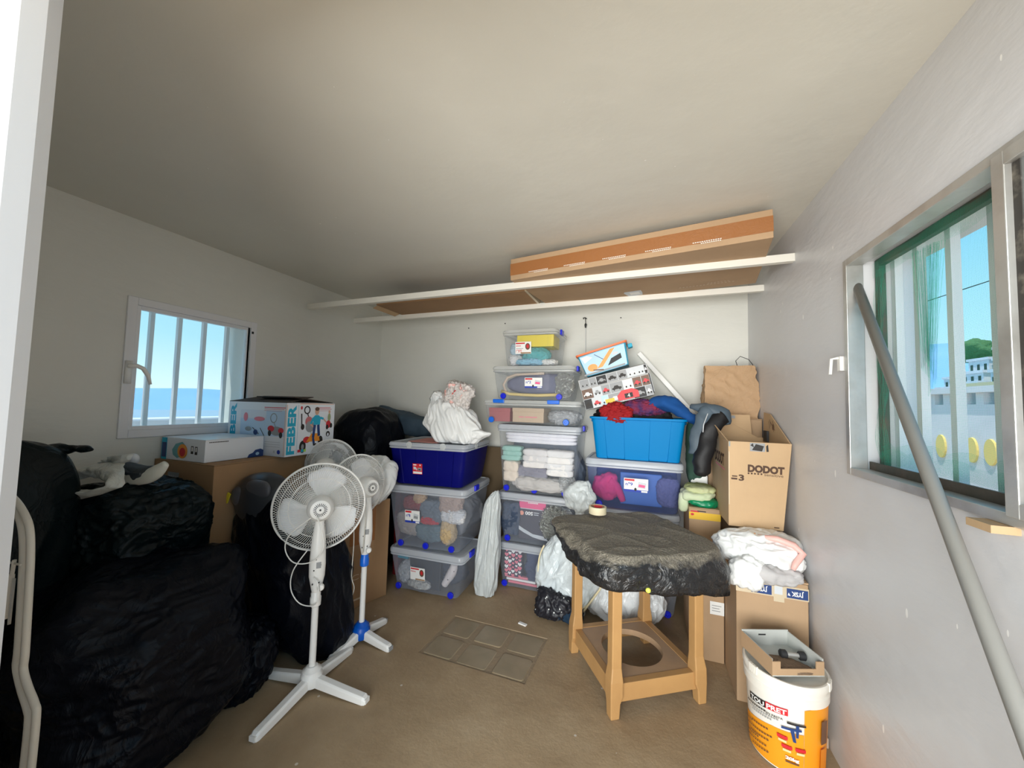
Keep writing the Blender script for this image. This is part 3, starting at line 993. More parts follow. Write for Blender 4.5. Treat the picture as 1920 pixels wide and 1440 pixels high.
STK = {}
def sticker(parent, x, y, z, kind, w=0.10, h=0.07, sl=0.0):
    k = kind[0]
    if k == 'red':   # white card, red print
        it = [('r', 0, 0, w, h, M_paper), ('r', .004, h * .82, w * .6, h * .93, M_red)]
        it += [('r', .006 + i * .009, h * .62, .012 + i * .009, h * .70, M_red) for i in range(5)]
        it += [('r', .006, h * .42, w * .5, h * .46, M_grey), ('r', .006, h * .3, w * .42, h * .34, M_red), ('t', kind[1], .006, h * .12, .05, h * .16, M_red)] if kind[1] else []
        it += [('e', w * .78, h * .6, w * .15, h * .28, M_brown), ('e', w * .78, h * .62, w * .08, h * .16, M_red), ('r', w * .35, .002, w * .98, h * .12, M_card2)]
    elif k == 'blue':
        it = [('r', 0, 0, w, h, M_paper), ('r', 0, 0, w, h * .17, M_blueink), ('r', .004, h * .80, w * .44, h * .95, M_red)]
        it += [('t', kind[1], w * .07, h * .45, w * .30, h * .24, M_blueink, 0, 0.02)]
        it += [('p', [(w * .56, h * .35), (w * .88, h * .3), (w * .93, h * .7), (w * .6, h * .78)], M_lgrey), ('p', [(w * .6, h * .40), (w * .86, h * .36), (w * .88, h * .55), (w * .62, h * .6)], M_pink if kind[2] else M_grey)]
        it += [('e', w * .48, h * .2, w * .05, h * .12, M_ink), ('r', w * .72, .002, w * .97, h * .14, M_paper)]
    else:  # label on the solid blue bin
        it = [('r', 0, 0, w, h, M_red), ('r', .004, .004, w - .004, h * .25, M_paper), ('p', [(.008, h * .36), (w * .45, h * .36), (w * .45, h * .5), (w * .3, h * .7), (.008, h * .7)], M_lgrey), ('r', .008, h * .36, w * .35, h * .44, M_red),
              ('r', w * .52, h * .35, w * .92, h * .62, M_grey), ('r', w * .6, h * .4, w * .8, h * .5, M_ink), ('r', .006, h * .82, w * .4, h * .92, M_paper), ('r', w * .72, h * .8, w * .84, h * .93, M_paper)]
    decal('price_sticker', (x, y, z), (1, 0, 0), (0, -sl, 1), it, parent, eps=0.003)

def bin_box(label, loc, rz, w, d, h, body, lid, lid_h=0.045, base=0.88, wheels=(), wheel_m=None, side_latch=False, front_latch=(), st=None, name='storage_bin', ribs=0.006, group=None, over=0.012):
    """w,d = rim size; body tapers down to base*w; h total height with lid"""
    t = thing(name, label, 'storage bin', loc, rz, group)
    hb = h - (lid_h if lid else 0.0)
    wi, di = w - 2 * over, d - 2 * over
    mb = MB()
    loops = []
    for f, z in ((base - .03, 0.004), (base, 0.02), (base + (1 - base) * .5, hb * .5), (1.0 - .01, hb - .02), (1.0, hb - .012), (1.0, hb + .004)):
        loops.append(rrect(wi * f, di * f, 0.035, z, 4, ribs))
    mb.loft(loops, body, True, False)
    _ = mb.build('bin_body', t, smooth=True)
    # rim
    mb = MB()
    mb.loft([rrect(wi, di, .035, hb - .018), rrect(wi + .016, di + .016, .04, hb - .014), rrect(wi + .016, di + .016, .04, hb - .004), rrect(wi, di, .035, hb)], lid or body, False, False)
    mb.build('rim', t, smooth=True)
    if lid:
        mb = MB()
        mb.loft([rrect(w - .01, d - .01, .04, hb + .001), rrect(w, d, .045, hb + .006), rrect(w, d, .045, h - .016), rrect(w - .014, d - .014, .045, h - .004), rrect(w - .05, d - .05, .04, h - .002),
                 rrect(w - .06, d - .06, .04, h - .008)], lid, False, True)
        mb.build('lid', t, smooth=True)
    yfr = lambda z: -(di * (base + (1 - base) * z / hb)) / 2
    for x in wheels:
        mb = MB()
        M = Matrix.Translation((x, yfr(.03) + .004, 0.030)) @ Matrix.Rotation(PI / 2, 4, 'X')
        mb.lathe([(.022, 0), (.025, .004), (.025, .014), (.021, .018), (.010, .018), (.008, .014)], wheel_m or M_cobalt, 18, M)
        mb.build('castor', t, smooth=True)
    if side_latch:
        mb = MB(); mb.box((w / 2 - .004, -.05 - d * .12, h - .040), (w / 2 + .014, .03 - d * .12, h + .004), wheel_m or M_cobalt); mb.build('latch', t, bevel=.005)
    for x in front_latch:
        mb = MB(); mb.box((x - .05, -d / 2 - .012, h - .028), (x + .05, -d / 2 + .006, h + .004), M_latch); mb.build('latch', t, bevel=.005)
    if st:
        sx_, sz_, kind = st[:3]
        sw, sh = st[3:5] if len(st) > 3 else (.10, .07)
        sticker(t, sx_, yfr(sz_) - .001, sz_, kind, sw, sh, di * (1 - base) / 2 / hb)
    return t

def cloth(name, label, cat, loc, r, col, seed, k=3.4, rz=0.0, sub=5, crease=.014, cf=4.5, lump=.25, m=None, group=None, zs=2.2):
    o = blob(name, r, m or fabric('fabric_%s_%d' % (name, seed), col), None, loc, k=k, sub=sub, seed=seed, lump=lump, crease=crease, cf=cf, zs=zs, rot=(0, 0, rz))
    return tag(o, label, cat, group)

# --- stack 1 (left of the two)
y1 = 2.585
bin_box('clear bin on the floor, bottom of the left stack, with cobalt castors', (-1.60, y1 + .22, 0), 0.03, 0.66, 0.44, 0.335, M_bin, M_lid, base=.86, wheels=(-.24, .22), side_latch=True,
        st=(-.13, .10, ('red', ''), .13, .10))
bin_box('clear bin of mixed clothes, middle of the left stack', (-1.625, y1 + .29, .337), 0.07, 0.69, 0.60, 0.495, M_bin, M_lid, base=.85, wheels=(-.22, -.0, .22), side_latch=True,
        st=(-.18, .20, ('blue', 'nº8', 0), .13, .10))
t_ = bin_box('solid dark blue bin with a milky lid, top of the left stack', (-1.63, y1 + .28, .834), 0.08, 0.69, 0.60, 0.34, M_bluebin, M_lid, lid_h=.035, base=.88,
        st=(-.12, .09, ('solid', ''), .085, .085))
for x, y in ((-.14, -.302), (.15, -.302), (.347, -.1)):
    mb = MB(); mb.lathe([(.026, 0), (.026, .006), (.012, .007), (.012, .004)], M_lid2, 16, Matrix.Translation((x, y, .322)) @ Matrix.Rotation(PI / 2, 4, 'X' if y < -.2 else 'Y')); mb.build('lid_clip', t_)
mb = MB(); mb.box((-.20, -.22, .335), (.06, .12, .338), mat('faded_pink_sheet', (0.72, 0.30, 0.26), .6)); tag(mb.build('paper_sheet'), 'faded pink sheet on the milky lid of the dark blue bin', 'paper')
bpy.data.objects['paper_sheet'].location = (-1.63, y1 + .28, .836)
bpy.data.objects['paper_sheet'].rotation_euler = (0, 0, .08)

# contents of stack 1
o = MB().box((-.14, -.02, 0), (.14, .02, .22), mat('dark_slate_board', (0.03, 0.035, 0.045), .5)).build('storage_case', bevel=.006)
o.location = (-1.62, 2.665, .03); tag(o, 'dark slate case inside the bottom left bin, behind its sticker', 'case')
M_spot = mat('spotted_white_fabric', (0.72, 0.66, 0.66), .8, extra=lambda m, t, b, tcn: (lambda v, l: (t.links.new(tcn.outputs['Object'], v.inputs['Vector']), t.links.new(v.outputs['Distance'], l.inputs[0]), l.inputs[1].__setattr__('default_value', .16), t.links.new(mixc(t, l.outputs[0], (0.74, 0.68, 0.68), (0.10, 0.08, 0.09)), b.inputs['Base Color'])))(N(t, 'ShaderNodeTexVoronoi', Scale=28.0), N(t, 'ShaderNodeMath', operation='LESS_THAN')))
o = limb('fabric_roll', [((-1.46, 2.68, .07), .022), ((-1.43, 2.68, .12), .03), ((-1.395, 2.68, .18), .034), ((-1.38, 2.68, .24), .026)], M_spot, None, 14, 5, .004, 12, 2); tag(o, 'white fabric roll with dark spots inside the bottom left bin', 'fabric')
o = MB().box((-.05, -.02, 0), (.05, .02, .035), mat('teal_plastic', (0.02, 0.25, 0.36), .4)).build('teal_box', bevel=.006); o.location = (-1.83, 2.665, .225); tag(o, 'small teal box near the top left inside the bottom left bin', 'box')
M_foilbag = film('clear_crinkled_bag', (0.72, 0.74, 0.76), 0.62, 0.12, 16.0, 1.0)
cloth('plastic_pouch', 'crinkled clear pouch at the left inside the bottom left bin', 'pouch', (-1.80, 2.665, .13), (.055, .03, .085), (0, 0, 0), 3, k=2.4, crease=.02, cf=6, m=M_foilbag)
cloth('plastic_pouch', 'grey crinkled pouch lying on the base of the bottom left bin', 'pouch', (-1.66, 2.665 - .035, .065), (.09, .025, .03), (0, 0, 0), 4, k=2.4, crease=.014, cf=6, m=M_foilbag)
cloth('folded_garment', 'navy garment filling the back of the bottom left bin', 'garment', (-1.60, 2.84, .14), (.24, .13, .12), (0.035, 0.045, 0.075), 5)
yy = 2.70
cloth('folded_garment', 'maroon garment at the upper left inside the middle left bin', 'garment', (-1.77, yy, .66), (.09, .05, .05), (0.30, 0.055, 0.06), 6)
cloth('folded_garment', 'sandy round bundle near the top inside the middle left bin', 'garment', (-1.71, yy - .02, .72), (.05, .04, .045), (0.62, 0.42, 0.25), 7, k=2.2)
cloth('folded_garment', 'grey garment in the centre of the middle left bin', 'garment', (-1.58, yy, .63), (.12, .05, .075), (0.16, 0.20, 0.25), 8)
cloth('folded_garment', 'beige bundle at the upper right inside the middle left bin', 'garment', (-1.43, yy, .70), (.085, .06, .07), (0.50, 0.38, 0.33), 9)
cloth('folded_towel', 'pale towel at the right inside the middle left bin', 'towel', (-1.40, yy - .02, .61), (.09, .05, .045), (0.74, 0.74, 0.76), 10)
cloth('folded_garment', 'dull beige garment at the lower left inside the middle left bin', 'garment', (-1.80, yy, .50), (.11, .05, .085), (0.42, 0.37, 0.34), 11)
cloth('folded_garment', 'red strip of cloth low inside the middle left bin', 'garment', (-1.60, yy - .035, .555), (.075, .02, .025), (0.55, 0.05, 0.07), 12, rz=.1)
cloth('folded_garment', 'teal grey garment at the bottom of the middle left bin', 'garment', (-1.60, yy, .45), (.14, .05, .065), (0.13, 0.20, 0.24), 13)
cloth('folded_garment', 'golden beige bundle at the lower right inside the middle left bin', 'garment', (-1.44, yy - .02, .48), (.055, .04, .085), (0.62, 0.46, 0.26), 14)
cloth('folded_garment', 'wide grey bundle filling the back of the middle left bin', 'garment', (-1.61, yy + .26, .58), (.27, .18, .19), (0.26, 0.27, 0.30), 15)

# white carrier bag with pink rim on the blue bin
M_wbag = film('white_carrier_plastic', (0.86, 0.87, 0.86), 0.93, 0.38, 5.0, 0.35)
M_pinkrim = mat('pink_plastic_edge', (0.88, 0.50, 0.45), .45)
t_ = thing('carrier_bag', 'white carrier bag with a frilled pink rim, on the dark blue bin lid', 'bag', (-1.50, 2.78, 1.176))
blob('bag_body', (.215, .12, .17), M_wbag, t_, (0, 0, .155), k=2.8, sub=6, seed=21, lump=.28, crease=.035, cf=3.2, zs=.35, floor=-.155,
     warp=lambda q: Vector((q.x * (1 - .28 * max(0, q.z / .17)) + .05 * max(0, -q.z / .17) - .03 * max(0, q.z / .17), q.y, q.z)))
def rim_frill(parent, cx, cz, rx, rz_, y, mt, seed, ax=0.0):
    mb = MB(); pts = []
    for i in range(41):
        a = 2 * PI * i / 40
        k = 1 + .13 * math.sin(a * 7 + seed) + .08 * math.sin(a * 13)
        pts.append((cx + rx * k * math.cos(a), y + .025 * math.sin(a * 5 + seed), cz + rz_ * k * math.sin(a) + ax * math.cos(a)))
    loops = []
    for j, (p) in enumerate(pts):
        loops.append([Vector((p[0], p[1] - .01, p[2] - .008)), Vector((p[0], p[1] + .01, p[2] - .008)), Vector((p[0], p[1] + .012, p[2] + .010)), Vector((p[0], p[1] - .008, p[2] + .010))])
    mb.loft(loops, mt, False, False)
    return mb.build('bag_rim', parent, smooth=True)
rim_frill(t_, .055, .40, .085, .065, -.06, M_pinkrim, 1.0, .0)
blob('bag_top', (.115, .075, .10), film('white_bag_tuft_plastic', (0.90, 0.84, 0.80), 0.9, .35, 14, 1.0), t_, (.055, -.005, .385), k=2.2, sub=5, seed=22, lump=.3, crease=.03, cf=4.5, zs=.8)
blob('bag_corner', (.05, .04, .06), M_wbag, t_, (-.13, -.02, .35), k=2.2, sub=4, seed=24, lump=.3, crease=.02, cf=4)
blob('bag_corner', (.10, .06, .045), M_wbag, t_, (.19, -.03, .07), k=2.2, sub=4, seed=25, lump=.3, crease=.02, cf=4, tips=(((1, 0, .1), .05, 6),))
mb = MB(); mb.tube([(.03, -.09, .375), (.075, -.09, .425)], .004, M_red, 6); mb.build('tie_string', t_)

# --- stack 2 (tall middle stack)
y2 = 2.945
cx2 = -0.81
bin_box('clear bin on the floor with a heart print bag inside, bottom of the tall stack', (cx2, y2 + .22, 0), 0, 0.67, 0.44, 0.365, M_bin, M_lid, base=.88, wheels=(-.255, .24), ribs=.004)
bin_box('clear bin with a pink-banded box inside, second in the tall stack', (cx2, y2 + .22, .366), 0, 0.67, 0.44, 0.405, M_bin, M_lid, base=.88, wheels=(-.24, .24), ribs=.004)
bin_box('tall clear bin packed with folded towels, third in the tall stack', (cx2, y2 + .22, .773), 0, 0.71, 0.44, 0.56, M_bin2, M_lid, base=.88, wheels=(-.26, -.02, .23), side_latch=True, ribs=.004)
bin_box('wide shallow clear bin with sky blue latches, fourth in the tall stack', (-.875, y2 + .21, 1.335), 0, 0.84, 0.44, 0.20, M_bin2, M_lid2, lid_h=.03, base=.93, wheels=(-.34, .30), wheel_m=M_latch, front_latch=(-.27, .20), ribs=.0)
bin_box('clear bin holding a grey blue shoe, fifth in the tall stack', (-.865, y2 + .20, 1.537), 0, 0.71, 0.42, 0.285, M_bin2, M_lid2, lid_h=.035, base=.90, wheels=(-.25, .23), side_latch=True,
        st=(-.06, .10, ('blue', 'nº2', 1), .15, .085), ribs=.004)
bin_box('small clear bin with a yellow box inside, on top of the tall stack', (-.895, y2 + .20, 1.824), -.02, 0.49, 0.40, 0.305, M_bin2, M_lid2, lid_h=.03, base=.90, side_latch=True,
        st=(-.12, .10, ('red', '1.85'), .14, .10), ribs=.004)
# contents
def heart_mat(m, t, b, tcn):
    v = N(t, 'ShaderNodeTexVoronoi', Scale=24.0)
    t.links.new(tcn.outputs['Object'], v.inputs['Vector'])
    lt = N(t, 'ShaderNodeMath', operation='LESS_THAN'); lt.inputs[1].default_value = .42
    t.links.new(v.outputs['Distance'], lt.inputs[0])
    r = ramp(t, v.outputs['Color'], [(0.3, (0.80, 0.22, 0.30)), (0.5, (0.85, 0.80, 0.80)), (0.7, (0.75, 0.25, 0.32))])
    t.links.new(mixc(t, lt.outputs[0], (0.07, 0.05, 0.08), r.outputs[0]), b.inputs['Base Color'])
M_dotn = mat('dark_tile_bag', (0.06, 0.045, 0.075), .5)
t_ = thing('patterned_bag', 'dark bag with pink and white hearts at the left of the bottom tall-stack bin', 'bag', (-1.0, 3.01, .075))
mb = MB(); mb.box((-.075, -.02, 0), (.075, .06, .235), M_dotn); mb.build('bag_body', t_, bevel=.01)
it = []
def heart(x, y, s, m):
    pts = []
    for i in range(18):
        a = 2 * PI * i / 18
        pts.append((x + s * .06 * 16 * math.sin(a) ** 3, y + s * .06 * (13 * math.cos(a) - 5 * math.cos(2 * a) - 2 * math.cos(3 * a) - math.cos(4 * a))))
    return ('p', pts[::-1], m)
M_hp = mat('heart_pink_print', (0.80, 0.22, 0.28), .5)
hr = random.Random(5)
for i in range(5):
    for j in range(7):
        it.append(heart(.018 + i * .029, .02 + j * .032 + (i % 2) * .014, .010 + hr.random() * .010, M_hp if (i * 3 + j * 2) % 5 < 3 else M_paper))
decal('print', (-.075, -.02, 0), (1, 0, 0), (0, 0, 1), it, t_)
cloth('folded_garment', 'navy garment beside the heart print bag in the bottom tall-stack bin', 'garment', (-.76, 3.05, .19), (.13, .06, .13), (0.04, 0.055, 0.13), 31, k=6)
for k in range(3):
    o = MB().box((0, 0, 0), (.20 + .05 * k, .03, .018), (M_hp, M_paper, M_hp)[k]).build('gift_strip', bevel=.004)
    o.location = (-1.07 + .015 * k, 2.99, .075 - .022 * k + .0)
    tag(o, ('pink strip just under the heart print bag', 'white strip between the two pink strips in the bottom tall-stack bin', 'lowest pink strip on the base of the bottom tall-stack bin')[k], 'strip')
cloth('folded_garment', 'dark blue bag at the left of the second tall-stack bin', 'bag', (-1.035, 3.03, .55), (.07, .05, .13), (0.05, 0.075, 0.13), 32, k=6)
t_ = thing('printed_box', 'dark box stored upside down with a pink band and the number 500', 'box', (-.82, 3.0, .40))
mb = MB(); mb.box((-.14, 0, 0), (.16, .1, .32), mat('dark_violet_board', (0.06, 0.055, 0.075), .35)); mb.build('body', t_, bevel=.003)
decal('print', (-.14, 0, 0), (1, 0, 0), (0, 0, 1), [('r', 0, .245, .225, .32, M_pink), ('r', 0, .24, .3, .246, M_lgrey), ('e', .022, .205, .018, .018, mat('salmon_print', (0.85, 0.35, 0.25), .5)), ('t', '500', .118, .222, .066, .030, M_paper, PI, .04),
      ('r', .125, .213, .17, .219, M_lgrey), ('r', .125, .197, .165, .203, M_lgrey), *[('r', .075 + q * .0125, .287, .084 + q * .0125, .297, M_paper) for q in range(7)],
      ('p', [(.0, .07), (.04, .05), (.12, .02), (.18, .01), (.3, .0), (.3, .03), (.12, .045), (.04, .08), (0, .10)], M_lgrey)], t_)
cloth('foil_wrap', 'crinkled silver foil at the right inside the second tall-stack bin', 'foil', (-.64, 2.975, .56), (.11, .02, .12), (0, 0, 0), 33, k=2.2, crease=.03, cf=7, m=mat('silver_foil', (0.62, 0.64, 0.62), .18, metal=.85, extra=crinkle(22, 1.0, .02)))
# towels in the tall bin
def towel(label, x, y, z, w, d, h, col, seed, rz=0.0, plies=3):
    t = thing('folded_towel', label, 'towel', (x, y, z), rz)
    hh = h / plies
    m = fabric('towel_%d' % seed, col, tuple(c * .88 for c in col), .9, 8)
    for k in range(plies):
        blob('fold', (w / 2, d / 2, hh * .56), m, t, (random.uniform(-.004, .004), random.uniform(-.006, .006), hh * (k + .5)), k=5, sub=4, seed=seed + k, lump=.10, lf=2.5, crease=.004, cf=5)
    return t
towel('long white folded bedding across the top of the tall bin', -.80, 3.06, 1.18, .60, .16, .085, (0.84, 0.83, 0.88), 40, 0, 3)
towel('pale green towel at the left of the tall bin', -1.04, 3.03, 1.03, .17, .10, .115, (0.36, 0.62, 0.55), 44, 0, 3)
towel('white towel bundle in the centre of the tall bin', -.83, 3.02, .985, .21, .10, .145, (0.80, 0.77, 0.76), 48, 0, 3)
towel('white folded cloths at the right of the tall bin', -.63, 3.02, .93, .22, .10, .20, (0.84, 0.82, 0.81), 52, 0, 4)
towel('cream lace cloth at the lower left of the tall bin', -1.04, 3.02, .86, .13, .10, .16, (0.74, 0.66, 0.58), 56, 0, 2)
cloth('folded_garment', 'grey cloth in the lower middle of the tall bin', 'cloth', (-.88, 3.06, .93), (.14, .06, .06), (0.30, 0.29, 0.36), 60)
cloth('folded_towel', 'large pale grey towel sloping along the base of the tall bin', 'towel', (-.83, 3.03, .85), (.23, .075, .055), (0.60, 0.58, 0.57), 61, k=3)
cloth('folded_garment', 'slate blue blanket behind the towels in the tall bin', 'blanket', (-.80, 3.24, 1.02), (.29, .10, .20), (0.16, 0.20, 0.27), 62, k=6)
cloth('plastic_pouch', 'crinkled grey pouch at the lower right of the tall bin', 'pouch', (-.56, 3.0, .86), (.07, .03, .06), (0, 0, 0), 63, k=2.3, crease=.02, cf=6, m=M_foilbag)
def shoebox(label, x, y, z, w, d, h, m):
    t = thing('shoe_box', label, 'box', (x, y, z))
    mb = MB(); mb.box((-w / 2, -d / 2, 0), (w / 2, d / 2, h * .78), m); mb.build('body', t, bevel=.002)
    mb = MB(); mb.box((-w / 2 - .003, -d / 2 - .003, h * .72), (w / 2 + .003, d / 2 + .003, h), m); mb.build('lid', t, bevel=.002)
    return t
shoebox('dusty red shoe box at the left of the wide shallow bin', -1.16, 3.12, 1.35, .19, .24, .115, mat('dusty_red_board', (0.42, 0.10, 0.11), .6))
t_ = shoebox('beige shoe box in the middle of the wide shallow bin', -.905, 3.12, 1.35, .27, .24, .12, mat('beige_board', (0.56, 0.42, 0.29), .6))
decal('print', (-.08, -.121, .04), (1, 0, 0), (0, 0, 1), [('r', 0, 0, .045, .008, M_hp), ('r', .055, 0, .16, .008, M_hp)], t_)
cloth('plastic_pouch', 'pale translucent bag at the right of the wide shallow bin', 'bag', (-.62, 3.10, 1.40), (.12, .10, .05), (0, 0, 0), 64, k=2.5, crease=.02, cf=4, m=M_foilbag)
# shoe in fifth bin
t_ = thing('shoe', 'grey blue canvas shoe with a beige rim and yellow sole, inside the fifth tall-stack bin', 'shoe', (-.87, 3.08, 1.555))
blob('upper', (.27, .08, .095), fabric('canvas_blue_grey', (0.16, 0.17, 0.26), (0.12, 0.13, 0.2)), t_, (.02, 0, .115), k=3.0, sub=5, seed=70, lump=.05, crease=.004, warp=lambda q: Vector((q.x, q.y, q.z * (1.0 if q.x > -.05 else 1 - .35 * min(1, (-.05 - q.x) / .2)))))
mb = MB(); mb.tube([(-.24, -.07, .05), (-.26, -.08, .11), (-.22, -.09, .17), (-.14, -.095, .195), (-.02, -.09, .20), (.1, -.09, .205)], .011, mat('beige_piping', (0.60, 0.48, 0.38), .7), 8); _sm(mb.build('rim', t_))
mb = MB(); mb.tube([(-.28, -.07, .055), (-.2, -.09, .03), (-.08, -.095, .025), (.05, -.095, .022), (.22, -.09, .03)], .013, mat('yellow_sole', (0.72, 0.56, 0.22), .6), 8); _sm(mb.build('sole', t_))
cloth('foil_wrap', 'shiny silver foil beside the shoe in the fifth tall-stack bin', 'foil', (-.60, 3.0, 1.66), (.07, .018, .095), (0, 0, 0), 71, k=3, crease=.012, cf=4, m=mat('silver_foil', (0.62, 0.64, 0.62), .18))
# top bin contents
o = MB().box((-.16, -.11, 0), (.16, .11, .10), mat('yellow_board', (0.78, 0.62, 0.03), .5)).build('yellow_box', bevel=.004); o.location = (-.855, 3.10, 1.985); tag(o, 'yellow box at the top inside the uppermost clear bin', 'box')
cloth('folded_towel', 'turquoise towel inside the uppermost clear bin, at right', 'towel', (-.86, 3.07, 1.92), (.11, .08, .06), (0.12, 0.50, 0.52), 72, k=3)
cloth('folded_towel', 'light blue towel on the base of the uppermost clear bin', 'towel', (-.90, 3.03, 1.86), (.12, .05, .022), (0.30, 0.56, 0.72), 73, k=3)
cloth('folded_towel', 'white towel at the left inside the uppermost clear bin', 'towel', (-1.04, 3.07, 1.88), (.05, .07, .04), (0.80, 0.80, 0.80), 74, k=3)
cloth('folded_towel', 'pale blue cloth at the upper left inside the uppermost clear bin', 'towel', (-1.04, 3.07, 1.97), (.045, .06, .045), (0.50, 0.66, 0.76), 75, k=3)
cloth('folded_towel', 'white cloth at the lower right inside the uppermost clear bin', 'towel', (-.74, 3.04, 1.855), (.06, .05, .018), (0.82, 0.82, 0.80), 76, k=3)

# --- stack 3 (right), bright blue crate
cx3 = -0.068
bin_box('clear bin on the floor behind the tan table, bottom of the right stack', (cx3 + .01, y2 + .22, 0), 0, 0.66, 0.44, 0.365, M_bin, M_lid, base=.88, wheels=(-.26, .235), ribs=.004)
bin_box('clear bin half hidden by the dusty sheet, second in the right stack', (cx3, y2 + .22, .367), 0, 0.66, 0.44, 0.365, M_binblue, M_lid, base=.88, ribs=.004)
bin_box('bluish bin with pink and blue contents, under the bright blue crate', (cx3, y2 + .20, .735), 0, 0.70, 0.44, 0.37, M_binblue, M_lid, lid_h=.05, base=.92, wheels=(-.24,), ribs=.004,
        st=(-.06, .14, ('blue', 'nº9', 1), .17, .10))
cloth('folded_garment', 'dark brown garment filling the floor bin of the right stack', 'garment', (cx3, 3.15, .15), (.26, .16, .12), (0.13, 0.10, 0.08), 80, k=6)
cloth('folded_garment', 'navy garment in the second bin of the right stack', 'garment', (cx3, 3.15, .52), (.26, .16, .12), (0.05, 0.05, 0.10), 81, k=6)
t_ = thing('folded_garment', 'crumpled hot pink garment inside the bluish bin', 'garment', (-.27, 3.03, .86))
blob('cloth', (.085, .04, .09), fabric('hot_pink_cloth', (0.85, 0.03, 0.16)), t_, (0, 0, .02), k=2.4, sub=4, seed=82, lump=.3, crease=.02, cf=4)
limb('sleeve', [((.03, -.01, .07), .04), ((.09, -.01, .02), .03), ((.13, -.01, -.08), .02)], MATS['hot_pink_cloth'], t_, 12, 4, .005, 14)
o = MB().box((-.16, -.02, 0), (.14, .10, .24), mat('cobalt_card', (0.01, 0.12, 0.42), .45)).build('blue_folder', bevel=.006); o.location = (.0, 3.05, .76); tag(o, 'blue folder box in the middle of the bluish bin', 'folder')
cloth('folded_garment', 'violet grey garment at the right inside the bluish bin', 'garment', (.18, 3.05, .88), (.065, .06, .10), (0.13, 0.13, 0.27), 83, k=4)
cloth('folded_garment', 'navy garment along the back of the bluish bin', 'garment', (-.07, 3.24, .90), (.29, .08, .14), (0.04, 0.055, 0.16), 84, k=6)
# open crate
t_ = thing('storage_crate', 'open bright blue plastic crate overflowing with clothes, on the bluish bin', 'crate', (-.04, y2 + .20, 1.106))
mb = MB(); wq, dq, hq = .67, .42, .315
mb.loft([rrect(wq * .88, dq * .88, .03, 0.0, 4, .012), rrect(wq * .89, dq * .89, .03, .01, 4, .012), rrect(wq * .99, dq * .99, .03, hq - .02, 4, .012), rrect(wq, dq, .03, hq - .018, 4, .002), rrect(wq + .03, dq + .03, .045, hq - .016, 4, .0001), rrect(wq + .03, dq + .03, .045, hq, 4, .0001),
         rrect(wq - .004, dq - .004, .03, hq, 4, .0001), rrect(wq * .86, dq * .86, .03, .012, 4, .0001)], M_bright, True, True)
mb.build('crate_body', t_, smooth=True)
for s in (-1, 1):
    mb = MB(); mb.box((s * (wq / 2 + .005) - .012, -.06, hq - .045), (s * (wq / 2 + .005) + .012, .06, hq - .014), M_bright); mb.build('handle', t_, bevel=.004)
cloth('black_garment', 'black garment heaped in the bright blue crate', 'garment', (-.07, 3.145, 1.41), (.285, .125, .085), (0.010, 0.010, 0.013), 85, k=3.2, crease=.03, sub=5, cf=5)
cloth('red_garment', 'red garment hanging over the front rim of the bright blue crate', 'garment', (-.19, 2.99, 1.455), (.10, .06, .06), (0.36, 0.006, 0.01), 86, k=2.4, crease=.03, sub=5, cf=4.5, lump=.35)
cloth('plaid_garment', 'dark purple and red garment behind the red one in the crate', 'garment', (.0, 3.04, 1.495), (.14, .07, .045), (0.06, 0.02, 0.09), 87, k=2.4, crease=.025, sub=5, cf=5, lump=.3, m=fabric('purple_plaid', (0.05, 0.02, 0.10), (0.32, 0.02, 0.03), s=14))
o = limb('blue_garment', [((.06, 3.05, 1.50), .05), ((.12, 3.0, 1.535), .06), ((.20, 2.99, 1.525), .062), ((.27, 2.97, 1.475), .045), ((.35, 2.95, 1.42), .03), ((.375, 2.95, 1.395), .012)], fabric('royal_blue_cloth', (0.0, 0.075, 0.30)), None, 16, 5, .014, 12, 3, flat=.8)
tag(o, 'royal blue garment spilling over the right corner of the blue crate', 'garment')

# printed box tilted on the clothes
def tilt_thing(name, label, cat, BL, BR, h, d):
    BL = Vector(BL); BR = Vector(BR)
    dx = (BR - BL); a = math.atan2(dx.z, dx.x)
    t = thing(name, label, cat, BL, rot=(0, -a, 0))
    return t, dx.length
t_, L = tilt_thing('printed_box', 'photo-printed box of small car pictures leaning over the blue crate', 'box', (-.425, 3.0, 1.468), (.080, 3.0, 1.600), .24, .2)
mb = MB(); mb.box((0, 0, 0), (L, .22, .235), mat('print_edge_grey', (0.42, 0.41, 0.40), .5)); mb.build('body', t_, bevel=.003)
mb = MB(); mb.box((-.006, -.006, .165), (L + .006, .226, .243), mat('print_edge_grey', (0.42, 0.41, 0.40), .5)); mb.build('lid', t_, bevel=.003)
def collage(x0, y0, x1, y1, rows, seed):
    g = random.Random(seed); it = [('r', x0, y0, x1, y1, M_lgrey)]
    pal = [M_grey, M_dark, M_lgrey, M_paper, M_brown, M_grey, M_lblue, M_grey]
    y = y0
    for rr in range(rows):
        hh = (y1 - y0) / rows; x = x0
        while x < x1 - .01:
            w = min(g.uniform(.05, .11), x1 - x); 
            it.append(('r', x + .002, y + .002, x + w - .002, y + hh - .002, g.choice(pal)))
            cw = w * .36; cx = x + w / 2; cy = y + hh * .42
            cm = g.choice([M_red, M_paper, M_grey, M_yel, M_lgrey, M_ink, M_paper])
            it.append(('p', [(cx - cw, cy - hh * .12), (cx + cw, cy - hh * .12), (cx + cw, cy + hh * .05), (cx + cw * .5, cy + hh * .10), (cx + cw * .25, cy + hh * .25), (cx - cw * .4, cy + hh * .25), (cx - cw * .65, cy + hh * .08), (cx - cw, cy + hh * .03)], cm))
            it.append(('e', cx - cw * .6, cy - hh * .12, hh * .08, hh * .10, M_ink)); it.append(('e', cx + cw * .6, cy - hh * .12, hh * .08, hh * .10, M_ink))
            x += w
        y += hh
    return it
